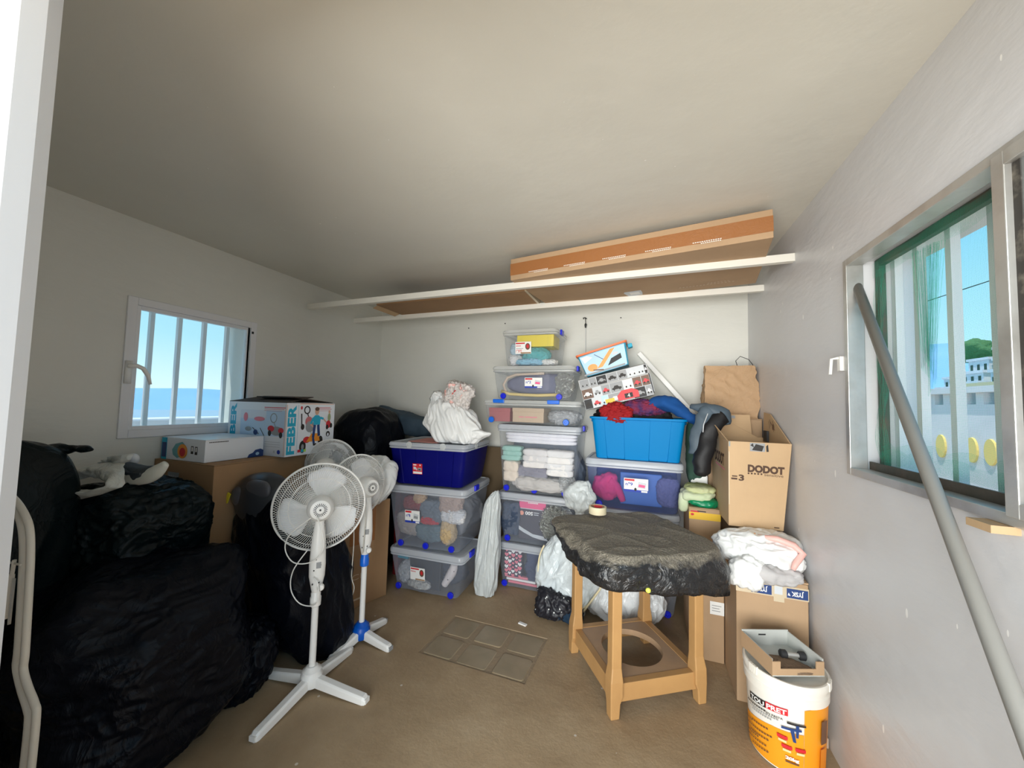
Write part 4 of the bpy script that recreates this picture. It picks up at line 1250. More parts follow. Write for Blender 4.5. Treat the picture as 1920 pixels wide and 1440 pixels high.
it = collage(0, 0, L, .16, 2, 4) + [('p', [(.26, .01), (.42, .01), (.42, .06), (.38, .085), (.30, .085), (.26, .05)], M_red), ('r', .315, .02, .375, .055, M_ink), ('t', '4', .335, .022, .02, .03, M_paper), ('r', .165, .012, .235, .045, M_yel)]
decal('print', (0, 0, 0), (1, 0, 0), (0, 0, 1), it, t_)
decal('print', (0, -.006, .168), (1, 0, 0), (0, 0, 1), collage(0, 0, L, .07, 1, 9), t_)
decal('print', (0, 0, .2435), (1, 0, 0), (0, 1, 0), collage(0, 0, L, .2, 2, 11), t_)
mb = MB(); mb.box((L + .006, .0, .02), (L + .012, .2, .2), M_grey); mb.build('side_print', t_)
# toy tub with an orange rim, standing on the printed box
t_, L = tilt_thing('toy_tub', 'light blue printed tub with an orange rim, tilted on top of the photo-printed box', 'tub', (-.445, 3.07, 1.735), (-.095, 3.07, 1.842), .2, .2)
mb = MB()
def tubloop(f, z, r=.02):
    l = rrect(L * f, .26 * f, r, z)
    return [p + Vector((L / 2, .13, 0)) for p in l]
M_tubb = mat('aqua_print_plastic', (0.03, 0.38, 0.58), .3)
mb.loft([tubloop(.93, 0), tubloop(1.08, .175), tubloop(1.04, .175), tubloop(.9, .01)], M_tubb, True, True); mb.build('tub_body', t_, smooth=True)
mb = MB(); mb.loft([tubloop(1.07, .172), tubloop(1.15, .176), tubloop(1.15, .19), tubloop(1.04, .19)], mat('orange_rim_plastic', (0.85, 0.20, 0.07), .35), False, False); mb.build('rim', t_, smooth=True)
mb = MB(); mb.box((L * 1.06, .09, .14), (L * 1.16, .17, .172), M_cyan); mb.build('handle', t_, bevel=.004)
it = [('p', [(.02, .0), (L - .02, .0), (L, .16), (0, .16)], M_lblue), ('e', .08, .05, .04, .03, M_orange), ('p', [(.11, .03), (.16, .035), (.29, .155), (.25, .155)], M_orange), ('p', [(.2, .03), (.32, .06), (.32, .1), (.24, .08)], M_dark), ('e', .28, .11, .025, .012, M_lgrey),
      ('r', .0, .0, .33, .012, M_grey), ('p', [(.03, .1), (.1, .13), (.06, .155), (.01, .15)], M_paper), ('l', .12, .15, .18, .09, .005, M_navy), ('l', .16, .01, .08, .03, .01, M_brown)]
off = Vector((0, -.012, 0))
decal('print', (0, -.008, .005), (1, 0, 0), (0, -.055, 1), it, t_)

# leaning white batten behind
t_ = thing('batten', 'greyish white flat batten leaning diagonally against the back wall', 'batten', (-.035, 3.40, 1.97))
mb = MB(); mb.beam((0, 0, 0), (.50, -.05, -.60), .03, .036, M_white, up=(.77, 0, .64)); mb.build('batten', t_, bevel=.002)

# brown panel behind the left stack
o = MB().box((-2.15, 3.34, 0), (-1.2, 3.40, 1.085), mat('dark_brown_panel', (0.115, 0.075, 0.035), .6)).build('wooden_panel', bevel=.003)
tag(o, 'dark brown panel standing on the back wall behind the left bin stack', 'panel')
# dark red case
o = MB().box((-2.04, 2.80, 0), (-1.985, 3.1, .80), mat('dark_red_case', (0.16, 0.006, 0.008), .5)).build('red_case', bevel=.01)
tag(o, 'dark red case squeezed behind the lettered carton and the left bins', 'case')

# translucent long bag between stacks
M_tbag = film('translucent_bag_plastic', (0.66, 0.70, 0.70), 0.80, .28, 7.0, .5)
o = blob('plastic_bag', (.098, .07, .385), M_tbag, None, (-1.168, 2.80, .386), k=3.4, sub=6, seed=90, lump=.10, lf=3.0, crease=.022, cf=9.0, zs=.10, floor=-.382, taper=.42, warp=lambda q: Vector((q.x + .055 * (q.z + .38), q.y + .05 * (q.z + .38), q.z)), tips=(((.35, 0, 1), .02, 20),))
tag(o, 'slim translucent bag standing between the left and tall bin stacks', 'bag')
# clear tuft poking up behind the table
o = blob('plastic_bag', (.105, .06, .10), M_tbag, None, (-.43, 2.80, .83), k=2.1, sub=5, seed=91, lump=.35, crease=.018, cf=2.6)
tag(o, 'clear plastic bag tuft standing up behind the left corner of the sheeted table', 'bag')
mb = MB(); mb.tube([(-.43, 2.80, .0), (-.43, 2.82, .4), (-.43, 2.80, .8)], [.05, .05, .03], M_tbag, 10); o2 = mb.build('bag_tail', o); o2.matrix_parent_inverse = Matrix.Translation((.43, -2.80, -.83))
# quilt bag with yellow piping
M_quilt = film('clear_quilt_cover', (0.70, 0.77, 0.80), 0.92, .2, 7.0, .9)
t_ = thing('quilt_bag', 'clear padded quilt bag with pale yellow piping, beside the left table leg', 'bag', (-.50, 2.78, .05))
blob('bag_body', (.215, .085, .27), M_quilt, t_, (0, 0, .26), k=2.3, sub=6, seed=92, lump=.16, crease=.02, cf=3.2, zs=.6, rot=(0, 0.12, 0))
mb = MB(); pts = []
for i in range(33):
    a = PI * .80 + i / 32 * PI * 1.05
    pts.append((.218 * math.cos(a), -.045, .26 + .272 * math.sin(a)))
mb.tube(pts, .006, mat('pale_yellow_piping', (0.80, 0.70, 0.45), .5), 7); _sm(mb.build('piping', t_))
mb = MB(); mb.tube([(.12, -.075, .02), (.17, -.08, .10), (.23, -.07, .19), (.25, -.06, .26)], .007, MATS['pale_yellow_piping'], 7); _sm(mb.build('piping', t_))
# white bag behind table
o = blob('plastic_bag', (.27, .09, .16), film('frosted_white_bag', (0.72, 0.75, 0.77), 0.9, .22, 6.0, 1.0), None, (-.115, 2.83, .155), k=2.4, sub=6, seed=93, lump=.2, crease=.03, cf=3.5, floor=-.152, zs=.5)
tag(o, 'frosted white bag lying on the floor behind the tan table', 'bag')
# navy dotted bundle
t_ = thing('dotted_garment', 'black and navy bundle with white dots on the floor at the quilt bag', 'garment', (-.59, 2.70, 0))
blob('cloth', (.125, .07, .09), mat('dotted_black_fabric', (0.012, 0.012, 0.016), .5, extra=lambda m, t, b, tcn: (lambda v, l: (t.links.new(tcn.outputs['Object'], v.inputs['Vector']), t.links.new(v.outputs['Distance'], l.inputs[0]), l.inputs[1].__setattr__('default_value', .13), t.links.new(mixc(t, l.outputs[0], (0.012, 0.012, 0.018), (0.7, 0.72, 0.7)), b.inputs['Base Color'])))(N(t, 'ShaderNodeTexVoronoi', Scale=26.0), N(t, 'ShaderNodeMath', operation='LESS_THAN'))), t_, (0, 0, .085), k=2.5, sub=5, seed=94, lump=.3, crease=.03, cf=4, floor=-.08)
blob('lining', (.075, .06, .055), fabric('navy_teal_cloth', (0.008, 0.035, 0.075)), t_, (.125, -.01, .055), k=2.5, sub=4, seed=95, lump=.2, crease=.02, floor=-.05)

# ------------------------------------------------------------------ table
t_ = thing('side_table', 'tan moulded plastic table with a round hole in its low shelf', 'table', (-.051, 2.30, 0), R(-57.5))
c4 = [(-.233, -.233), (.233, -.233), (.233, .233), (-.233, .233)]
for x, y in c4:
    mb = MB()
    sx_, sy_ = (1 if x > 0 else -1), (1 if y > 0 else -1)
    def ring(s, z, o=0.0):
        return [Vector((x + sx_ * o - s, y + sy_ * o - s, z)), Vector((x + sx_ * o + s, y + sy_ * o - s, z)), Vector((x + sx_ * o + s, y + sy_ * o + s, z)), Vector((x + sx_ * o - s, y + sy_ * o + s, z))]
    mb.loft([ring(.023, 0, .012), ring(.026, .07, .010), ring(.033, .10, .004), ring(.033, .17, .003), ring(.026, .23, 0), ring(.026, .74, 0)], M_wood)
    mb.build('leg', t_, bevel=.005)
mb = MB()
for a, b in ((0, 1), (1, 2), (2, 3), (3, 0)):
    pa, pb = Vector((*c4[a], .110)), Vector((*c4[b], .110))
    mb.beam(pa, pb, .040, .085, M_wood)
mb.build('apron', t_, bevel=.003)
# shelf with hole
mb = MB(); n = 48; out_, inn = [], []
for i in range(n):
    a = 2 * PI * (i + .5) / n
    m_ = max(abs(math.cos(a)), abs(math.sin(a)))
    out_.append((.225 * math.cos(a) / m_, .225 * math.sin(a) / m_)); inn.append((.165 * math.cos(a), .165 * math.sin(a)))
vs = [(x, y, .150) for x, y in out_] + [(x, y, .150) for x, y in inn] + [(x, y, .118) for x, y in inn] + [(x, y, .118) for x, y in out_]
fs = []
for i in range(n):
    j = (i + 1) % n
    fs += [(i, j, n + j, n + i), (n + i, n + j, 2 * n + j, 2 * n + i), (2 * n + i, 2 * n + j, 3 * n + j, 3 * n + i)]
mb.add(vs, fs, M_woodd); mb.build('shelf', t_)
mb = MB(); mb.box((-.305, -.305, .745), (.305, .305, .772), M_wood); mb.build('tabletop', t_, bevel=.01)
# dusty sheet
t_ = bpy.data.objects.new('plastic_sheet', bpy.data.meshes.new('plastic_sheet')); COL.objects.link(t_)
t_.location = (-.051, 2.30, 0)
tag(t_, 'dusty black plastic sheet draped over the tan table', 'sheet')
NR, NT = 46, 200
HG = [(-180, .03), (-150, .09), (-125, .13), (-103, .15), (-58, .165), (-13, .21), (30, .13), (77, .06), (130, .03), (180, .03)]
def interp(x, T):
    for (a, b), (c, d) in zip(T, T[1:]):
        if a <= x <= c:
            return b + (d - b) * (x - a) / (c - a)
    return T[-1][1]
vs, fs = [], []
rz = R(-57.5)
for i in range(NR + 1):
    for j in range(NT):
        a = 2 * PI * j / NT
        la = a - rz
        m_ = (abs(math.cos(la)) ** 5 + abs(math.sin(la)) ** 5) ** (-1 / 5)
        Re = .345 * m_
        # world direction drives the hanging length
        front = max(0.0, math.cos(a - R(-62)))      # towards the camera side
        right = max(0.0, math.cos(a - R(-8)))
        left = max(0.0, math.cos(a - R(180)))
        hang = interp(math.degrees((a + PI) % (2 * PI) - PI), HG)
        hang *= 1 + .12 * noise.noise(Vector((math.cos(a) * 2.2, math.sin(a) * 2.2, 3.3)))
        f = i / NR
        if f < .72:
            r = Re * f / .72
            h = .0
        else:
            g = (f - .72) / .28
            flare = .035 + .015 * right + .03 * left
            r = Re + flare * math.sin(g * PI / 2) + .012 * math.sin(g * PI)
            h = -hang * (g ** 1.25)
            fold = math.sin(a * 11 + 2 * math.sin(a * 3)) * .4 + math.sin(a * 23 + 1.3) * .2 + noise.noise(Vector((math.cos(a) * 9, math.sin(a) * 9, g * 2))) * .8
            r += .011 * fold * g
        x, y = r * math.cos(a), r * math.sin(a)
        w = Vector((x * 4.2, y * 4.2, 1.7)); w += noise.noise_vector(w * .8) * .5
        und = .006 * noise.noise(w) + .010 * max(0, 1 - 3.5 * abs(noise.noise(w * 1.2 + Vector((5, 2, 0))))) * (.3 + .7 * min(1, f * 1.2))
        z = .785 + max(und, -.004) + h
        if f < .72: z += .010 * (1 - f)
        if f >= .72:
            q = Vector((x * 16, y * 16, z * 26)); q += noise.noise_vector(q * .6) * .9
            rr2 = (1 - 2.6 * abs(noise.noise(q))) * min(1, g * 2.2)
            x += math.cos(a) * .006 * rr2; y += math.sin(a) * .006 * rr2; z += .006 * noise.noise(q * 1.7)
        vs.append((x, y, z))
for i in range(NR):
    for j in range(NT):
        k = (j + 1) % NT
        fs.append((i * NT + j, (i + 1) * NT + j, (i + 1) * NT + k, i * NT + k))
t_.data.from_pydata(vs, [], fs); t_.data.materials.append(M_dusty)
t_.data.polygons.foreach_set('use_smooth', [True] * len(t_.data.polygons))
so = t_.modifiers.new('thick', 'SOLIDIFY'); so.thickness = .0015
# tape roll
t_ = thing('tape_roll', 'roll of pale masking tape on the dusty sheet', 'tape', (-.272, 2.52, .806))
mb = MB(); mb.lathe([(.044, 0), (.056, 0), (.056, .045), (.044, .045), (.044, 0)], mat('masking_tape', (0.78, 0.68, 0.46), .55), 40, cap0=False, cap1=False); mb.build('tape', t_, smooth=True)
mb = MB(); mb.lathe([(.042, .0), (.0445, .0), (.0445, .044), (.042, .044), (.042, 0)], mat('tape_core', (0.42, 0.22, 0.12), .6), 40, cap0=False, cap1=False)
mb.build('core', t_, smooth=True)
decal('print', (.025, .0335, .012), (-1, 0, 0), (0, 0, 1), [('r', 0, 0, .05, .03, M_red)], t_, eps=-.0005)
o = blob('yellow_ball', (.012, .012, .012), mat('yellow_foam', (0.75, 0.78, 0.12), .5), None, (.03, 1.895, .655), k=2, sub=3, lump=0, crease=0); tag(o, 'tiny yellow ball stuck on the front edge of the sheet', 'ball')

# ------------------------------------------------------------------ right side: cartons, bucket
def carton(label, loc, rz, w, d, h, m=None, name='cardboard_carton', tape=True):
    t = thing(name, label, 'carton', loc, rz)
    mb = MB(); mb.box((-w / 2, -d / 2, 0), (w / 2, d / 2, h - .006), m or M_card); mb.build('body', t, bevel=.003)
    mb = MB(); mb.box((-w / 2, -d / 2, h - .005), (w / 2, -.002, h), m or M_card); mb.build('flap', t, bevel=.001)
    mb = MB(); mb.box((-w / 2, .002, h - .005), (w / 2, d / 2, h), m or M_card); mb.build('flap', t, bevel=.001)
    if tape:
        mb = MB(); mb.box((-w / 2 - .001, -.03, h), (w / 2 + .001, .03, h + .0008), M_tape); mb.box((-w / 2 - .0012, -.03, h - .07), (-w / 2, .03, h), M_tape); mb.box((w / 2, -.03, h - .07), (w / 2 + .0012, .03, h), M_tape); mb.build('packing_tape', t)
    return t
# taped carton with blue tape print, front right
t_ = thing('cardboard_carton', 'tall carton with blue lettered white tape round its top, behind the bucket', 'carton', (.628, 2.565, 0), 0.0)
W_, D_, H_ = .315, .53, .645
mb = MB(); mb.box((-W_ / 2, -D_ / 2, 0), (W_ / 2, D_ / 2, H_ - .01), M_card); mb.build('body', t_, bevel=.004)
for s, y0_, y1_ in ((0, -D_ / 2, -.02), (1, .02, D_ / 2)):
    mb = MB(); mb.box((-W_ / 2, y0_, H_ - .008), (W_ / 2, y1_, H_), M_card); mb.build('flap', t_)
mb = MB(); mb.box((-W_ / 2 - .0015, -D_ / 2 - .0015, H_ - .09), (W_ / 2 + .0015, D_ / 2, H_ - .030), M_cleartape); mb.build('packing_tape', t_)
it = []
for x in (.068, .223):
    it += [('r', x, .006, x + .09, .052, M_navy), ('t', 'JYSK', x + .072, .046, .052, .030, M_paper, PI, .03), ('p', [(x + .004, .018), (x + .016, .016), (x + .008, .032)], M_paper)]
it += [('r', .166, -.022, .212, .066, M_cleartape), ('r', .170, .015, .205, .055, M_lgrey)]
decal('print', (-W_ / 2, -D_ / 2 - .0015, H_ - .09), (1, 0, 0), (0, 0, 1), it, t_)
decal('print', (-W_ / 2 - .0015, D_ / 2, H_ - .09), (0, -1, 0), (0, 0, 1), [('r', .42, .006, .50, .052, M_navy), ('t', 'JYSK', .49, .046, .06, .03, M_paper, PI, .03), ('r', .2, .006, .28, .052, M_navy)], t_)
# white clothes bag on it
t_ = thing('clothes_bag', 'white plastic bag of clothes with a pink drawstring, on the blue-taped carton', 'bag', (.60, 2.40, H_))
blob('bag_body', (.185, .125, .085), M_wbag, t_, (0.0, 0, .105), k=2.5, sub=6, seed=101, lump=.25, crease=.018, cf=2.3, zs=1.6)
blob('bag_corner', (.07, .04, .075), M_wbag, t_, (-.09, -.13, .02), k=2.2, sub=4, seed=102, lump=.3, crease=.02, cf=3)
blob('cloth', (.10, .05, .04), fabric('pale_grey_cloth', (0.62, 0.60, 0.60)), t_, (.04, -.11, .025), k=2.3, sub=4, seed=103, lump=.3, crease=.02, cf=4)
mb = MB(); mb.tube([(-.02, -.06, .19), (.06, -.085, .195), (.13, -.09, .175), (.165, -.1, .14), (.12, -.135, .095), (.11, -.14, .07)], [.01, .016, .017, .017, .014, .010], M_pinkrim, 8); _sm(mb.build('drawstring', t_))
mb = MB(); mb.tube([(-.075, -.04, .185), (-.03, -.06, .195)], [.012, .010], M_orange, 8); mb.build('drawstring_end', t_)
# nappies carton, open
t_ = thing('cardboard_carton', 'open carton with bold dark brown letters and raised flaps, at the right wall', 'carton', (.475, 2.50, .832), rot=(0, 0, 0.02))
W_, D_, H_ = .315, .47, .485
mb = MB()
th = .006
BW = .27  # narrower base
def opensh(m_out):
    lo = [Vector((0, 0, 0)), Vector((BW, 0, 0)), Vector((BW, D_, 0)), Vector((0, D_, 0))]
    hi = [Vector((0.0, 0, H_)), Vector((W_, 0, H_)), Vector((W_, D_, H_)), Vector((0.0, D_, H_))]
    hi2 = [Vector((th, th, H_)), Vector((W_ - th, th, H_)), Vector((W_ - th, D_ - th, H_)), Vector((th, D_ - th, H_))]
    lo2 = [Vector((th, th, th)), Vector((BW - th, th, th)), Vector((BW - th, D_ - th, th)), Vector((th, D_ - th, th))]
    mb.loft([lo, hi, hi2, lo2], m_out, True, True)
opensh(M_card3)
mb.build('body', t_)
mb = MB(); mb.add([(0, .03, H_), (0, D_, H_), (-.045, D_ - .02, H_ + .13), (-.035, .22, H_ + .085), (th, .03, H_), (th, D_, H_), (-.039, D_ - .02, H_ + .13), (-.029, .22, H_ + .085)],
                  [(0, 3, 2, 1), (4, 5, 6, 7), (0, 4, 7, 3), (3, 7, 6, 2), (2, 6, 5, 1)], M_card3); mb.build('flap', t_)
mb = MB(); mb.add([(0.02, D_, H_), (W_ - .04, D_, H_), (W_ - .07, D_ + .02, H_ + .02), (W_ - .07, D_ + .06, H_ + .15), (0.02, D_ + .06, H_ + .15)] + [(0.02, D_ - th, H_), (W_ - .04, D_ - th, H_), (W_ - .07, D_ + .02 - th, H_ + .02), (W_ - .07, D_ + .06 - th, H_ + .15), (0.02, D_ + .06 - th, H_ + .15)],
                  [(0, 4, 3, 2, 1), (5, 6, 7, 8, 9), (3, 4, 9, 8), (2, 3, 8, 7)], M_card3); mb.build('flap', t_)
decal('print', (.06, D_ + .044, H_ + .12), (1, 0, 0), (0, .3, 1), [('r', 0, 0, .09, .02, M_grey)], t_, eps=.012)
mb = MB(); mb.add([(W_, 0.01, H_), (W_, D_, H_), (W_ + .005, D_, H_ + .17), (W_ + .005, D_ - .12, H_ + .16), (W_ - .006, .01, H_), (W_ - .006, D_, H_), (W_ - .001, D_, H_ + .17), (W_ - .001, D_ - .12, H_ + .16)],
                  [(0, 1, 2, 3), (4, 7, 6, 5), (2, 6, 7, 3), (3, 7, 4, 0)], M_card3); mb.build('flap', t_)
decal('print', (W_ - .004, D_ - .10, H_ + .03), (0, -1, 0), (0, 0, 1), [('p', [(0, .08), (.03, .1), (.05, .06), (.02, .03)], M_cardin), ('l', .04, .08, .12, .03, .006, M_brown), ('l', .08, .09, .1, .02, .006, M_brown), ('e', .09, .05, .02, .02, M_brown)], t_)
mb = MB(); mb.box((W_ - .02, D_ - .12, H_ - .02), (W_ - .008, D_ - .05, H_ + .05), M_dark); mb.build('tape_scrap', t_)
skew = lambda y: 0
it = [('t', 'DODOT', .098, H_ - .172, .180, .044, M_brownink, -.02, .06),
      ('t', 'sensitive', .180, H_ - .188, .092, .014, M_brownink, -.02), ('t', '3', .052, H_ - .225, .028, .036, M_brownink, 0, .04)]
it += [('e', .102 + i * .016, H_ - .179, .005, .005, M_brownink) for i in range(5)]
it += [('r', .018, H_ - .204, .045, H_ - .197, M_brownink), ('r', .014, H_ - .220, .045, H_ - .210, M_brownink)]
it += [('r', .11, H_ - .052, .185, H_ - .004, M_grey), ('p', [(.12, H_ - .045), (.17, H_ - .05), (.18, H_ - .02), (.14, H_ - .01)], M_ink), ('p', [(.112, H_ - .018), (.13, H_ - .03), (.125, H_ - .006)], M_ink), ('p', [(.192, H_ - .052), (.203, H_ - .05), (.2, H_ - .01), (.19, H_ - .02)], M_ink)]
it += [('r', .225, .012, .25, .018, M_brownink)]
it += [('r', .002, H_ - .03, .010, H_ - .001, mat('worn_grey_edge', (0.30, 0.33, 0.32), .7)), ('r', .001, .12, .005, H_ - .06, M_cleartape)]
decal('print', (0, 0, 0), (1, 0, 0), (0, 0, 1), it, t_)
decal('print', (0, D_, 0), (0, -1, 0), (0, 0, 1), [('t', 'DODOT', .10, H_ - .155, .26, .075, M_brownink, -.03, .045), ('l', .12, H_ - .17, .38, H_ - .18, .008, M_hp)], t_)
# kraft bag on a carton in the corner
carton('plain tall carton standing in the right back corner under the paper bag', (.62, 3.235, 0), 0, .34, .36, 1.44, M_card)
t_ = thing('paper_bag', 'crumpled brown paper bag with a wire handle in the right back corner', 'bag', (.618, 3.22, 1.44))
bm = bmesh.new()
bmesh.ops.create_cube(bm, size=1.0)
bmesh.ops.subdivide_edges(bm, edges=bm.edges[:], cuts=26, use_grid_fill=True)
for v in bm.verts:
    x, y, z = v.co
    h = z + .5
    w_ = .335 * (1 + .05 * math.sin(h * 5)); d_ = .17 * (1 - .72 * h ** 1.6)
    q = Vector((x * w_, y * d_, h * .392))
    n0 = Vector((q.x * 9, q.y * 9, q.z * 11)); n0 += noise.noise_vector(n0 * .6) * .8
    cz = (1 - 2.6 * abs(noise.noise(n0))) * .009 + .005 * (1 - 2.6 * abs(noise.noise(n0 * 2.3)))
    nrm = Vector((1 if x > .49 else -1 if x < -.49 else 0, 1 if y > .49 else -1 if y < -.49 else 0, 0))
    q += nrm * cz
    if h > .97: q.z += .008 * noise.noise(Vector((x * 6, y, 3)))
    v.co = q
for f in bm.faces: f.smooth = True
me = bpy.data.meshes.new('bag_body'); bm.to_mesh(me); bm.free(); me.materials.append(M_kraft); me.set_sharp_from_angle(angle=R(50))
o = bpy.data.objects.new('bag_body', me); COL.objects.link(o); o.parent = t_
mb = MB(); mb.tube([(.06, 0, .38), (.045, -.005, .43), (.075, -.005, .465), (.13, -.005, .44), (.155, -.01, .40), (.16, -.02, .36)], .0025, M_dark, 6); _sm(mb.build('wire_handle', t_))
# jacket hanging over the carton side
t_ = thing('jacket', 'grey blue jacket with a black lining hanging over the edge of the open lettered carton', 'jacket', (.45, 2.83, 1.40))
M_jk = fabric('grey_blue_nylon', (0.085, 0.12, 0.155), (0.05, 0.075, 0.10), .6)
limb('jacket_body', [((-.13, .05, .115), .012), ((-.08, .02, .11), .04), ((.0, 0, .09), .065), ((.055, -.02, .07), .06), ((.075, -.03, .0), .02)], M_jk, t_, 20, 6, .012, 10, 5, flat=.6)
limb('sleeve', [((-.02, -.02, .10), .05), ((-.06, -.05, .03), .05), ((-.10, -.07, -.10), .048), ((-.11, -.07, -.20), .04)], M_jk, t_, 18, 6, .012, 10, 6, flat=.6, up=(0, 1, 0))
limb('lining', [((.05, -.05, .05), .05), ((-.02, -.08, -.02), .045), ((-.06, -.10, -.15), .05), ((-.08, -.11, -.24), .055), ((-.085, -.11, -.31), .045), ((-.085, -.11, -.335), .015)], fabric('black_lining', (0.006, 0.006, 0.008), rough=.6), t_, 20, 6, .010, 12, 7, flat=.75, up=(0, 1, 0))
mb = MB(); mb.tube([(-.045, -.075, .07), (-.075, -.115, .0), (-.08, -.12, -.05)], .003, M_lgrey, 6); mb.build('zip', t_)
# green flat bag behind
o = blob('green_bag', (.055, .07, .24), fabric('bottle_green_cloth', (0.03, 0.085, 0.055), (0.02, 0.05, 0.04)), None, (.365, 3.05, 1.20), k=3.5, sub=5, seed=112, lump=.1, crease=.01)
tag(o, 'dark green bag standing behind the jacket', 'bag')
o = MB().box((.33, 2.99, .93), (.44, 3.04, 1.03), M_paper).build('paper_packet', bevel=.01); tag(o, 'white packet under the green bag', 'packet')
# printed box with yellow band behind the table, and green/white pack on top
t_ = carton('carton with a yellow printed band near its top, behind the sheeted table', (.385, 2.92, 0), 0, .185, .34, .855, M_card)
decal('print', (-.0925, -.17, .78), (1, 0, 0), (0, 0, 1), [('r', .0, .0, .185, .045, M_yel), ('r', .01, .045, .06, .055, M_red), ('e', .02, .03, .01, .008, M_red), ('r', .05, .05, .1, .056, M_ink)], t_)
t_ = thing('fabric_pack', 'pack of green and cream fabric on the yellow-banded carton', 'pack', (.36, 2.88, .857))
blob('green_layer', (.10, .09, .022), mat('green_plastic_pack', (0.0, 0.22, 0.09), .35), t_, (.02, -.03, .022), k=3, sub=4, seed=113, lump=.3, crease=.012)
blob('cream_layer', (.105, .09, .028), fabric('cream_green_cloth', (0.70, 0.72, 0.55), (0.5, 0.6, 0.35)), t_, (0, -.02, .06), k=3, sub=4, seed=114, lump=.3, crease=.012)
blob('olive_layer', (.085, .09, .02), fabric('olive_cloth', (0.38, 0.42, 0.12), (0.6, 0.62, 0.4)), t_, (.01, .0, .10), k=3, sub=4, seed=115, lump=.2, crease=.012)
blob('cream_corner', (.028, .03, .06), MATS['cream_green_cloth'], t_, (-.095, -.06, .01), k=3, sub=3, seed=116, lump=.2, crease=.006)
# lower carton with white sticker
t_ = carton('low carton with a white address sticker, between table and blue-taped carton', (.40, 2.655, 0), 0, .13, .14, .40, M_card, tape=False)
decal('sticker', (-.01, -.07, .275), (1, 0, 0), (0, 0, 1), [('r', 0, 0, .075, .075, M_paper), ('r', .01, .05, .06, .054, M_grey), ('r', .01, .035, .05, .039, M_grey), ('r', .01, .02, .055, .024, M_grey)], t_)

# bucket
t_ = thing('bucket', 'white paste bucket with orange print, in the lower right by the wall', 'bucket', (.607, 2.055, 0))
t_.scale = (1, 1, .93)
M_wbk = mat('white_bucket_plastic', (0.80, 0.77, 0.70), .35, bump=(40, .03))
mb = MB(); mb.lathe([(.118, 0), (.132, .004), (.1345, .02), (.148, .315)], M_wbk, 56, cap1=False); mb.build('bucket_wall', t_, smooth=True)
mb = MB(); mb.lathe([(.149, .31), (.156, .313), (.157, .345), (.152, .35), (.152, .372), (.160, .375), (.161, .398), (.157, .405), (.150, .405), (.148, .385), (.0, .383)], M_wbk, 56, cap0=False, cap1=False); mb.build('lid', t_, smooth=True)
for k in range(56):
    a = 2 * PI * k / 56
for a in (-2.75, -2.68, -2.61, -2.54, -.62, -.55, -.48, -.41):
    mb = MB(); mb.box((.153, -.004, .374), (.163, .004, .409), M_wbk, Matrix.Rotation(a, 4, 'Z')); mb.build('lid_tooth', t_)
def wrap(items, r_at, parent, name, a0):
    """print curved round the bucket: x in metres of arc from angle a0, y height"""
    mb = MB(); lay = 0
    def fine(pts, m, fs=None):
        vs = []
        for x, y in pts:
            rr = r_at(y) + .0008 + lay * .00005
            a = a0 + x / .141
            vs.append((rr * math.cos(a), rr * math.sin(a), y))
        mb.add(vs, fs or [list(range(len(pts)))], m)
    for it in items:
        lay += 1
        if it[0] == 'r':
            _, x0, y0, x1, y1, m = it
            n = max(1, int((x1 - x0) / .008))
            for i in range(n):
                xa = x0 + (x1 - x0) * i / n; xb = x0 + (x1 - x0) * (i + 1) / n
                fine([(xa, y0), (xb, y0), (xb, y1), (xa, y1)], m)
        elif it[0] == 'q':
            (xa, ya), (xb, yb), (xc, yc), (xd, yd) = it[1]
            n = max(1, int(abs(xb - xa) / .006))
            for i in range(n):
                f, g = i / n, (i + 1) / n
                fine([(xa + (xb - xa) * f, ya + (yb - ya) * f), (xa + (xb - xa) * g, ya + (yb - ya) * g),
                      (xd + (xc - xd) * g, yd + (yc - yd) * g), (xd + (xc - xd) * f, yd + (yc - yd) * f)], it[2])
        else:
            _, txt, x, y, w, h, m = it[:7]
            lay += 12
            vs_, fs_ = text_mesh(txt, it[7] if len(it) > 7 else 0)
            ks = .17 if y > .2 else 0.0      # the lettering follows the slanting bars
            fine([(x + p[0] * w, y + p[1] * h + ks * p[0] * w) for p in vs_], m, fs_)
    mb.build(name, parent)
rb = lambda z: .1345 + (z - .02) * (.0135 / .295)
a0 = R(-178)
L_ = [('r', .0, .018, .185, .125, M_orangep)]
n_or = []
# orange field: gently rising top edge on the left, full height on the right
def otop(x):
    return interp(x, [(-.10, .125), (-.044, .14), (.116, .184), (.184, .192), (.30, .20)])
for i in range(42):
    x0 = -.09 + i * .0075
    n_or.append(('q', [(x0, .012), (x0 + .0075, .012), (x0 + .0075, otop(x0 + .0075)), (x0, otop(x0))], M_orangep))
sl = .17
def Q(x0, x1, y0, y1, m, k=sl):
    """slanting bar, y given at x0"""
    return ('q', [(x0, y0), (x1, y0 + (x1 - x0) * k), (x1, y1 + (x1 - x0) * k), (x0, y1)], m)
L_ = n_or
for i in range(22):
    x0 = .226 + i * .0075
    L_.append(('q', [(x0, .012), (x0 + .0078, .012), (x0 + .0078, .304 + .002 * i), (x0, .302 + .002 * i)], M_orangep))
L_ += [Q(.020, .096, .233, .262, M_ink), Q(.096, .172, .2475, .277, M_red)]
L_ += [('t', 'TOU', .027, .2375, .064, .021, M_paper, .03), ('t', 'PRET', .100, .2520, .068, .021, M_paper, .03)]
L_ += [('t', 'EN PASTA', .098, .2255, .058, .008, M_ink, .02)]
for k in range(9):
    L_.append(Q(.004 + k * .0105, .0125 + k * .0105, .214 + k * .0018, .220 + k * .0018, M_ink))
for k in range(13):
    L_.append(Q(.02 + k * .0095, .027 + k * .0095, .204 + k * .0016, .209 + k * .0016, M_grey))
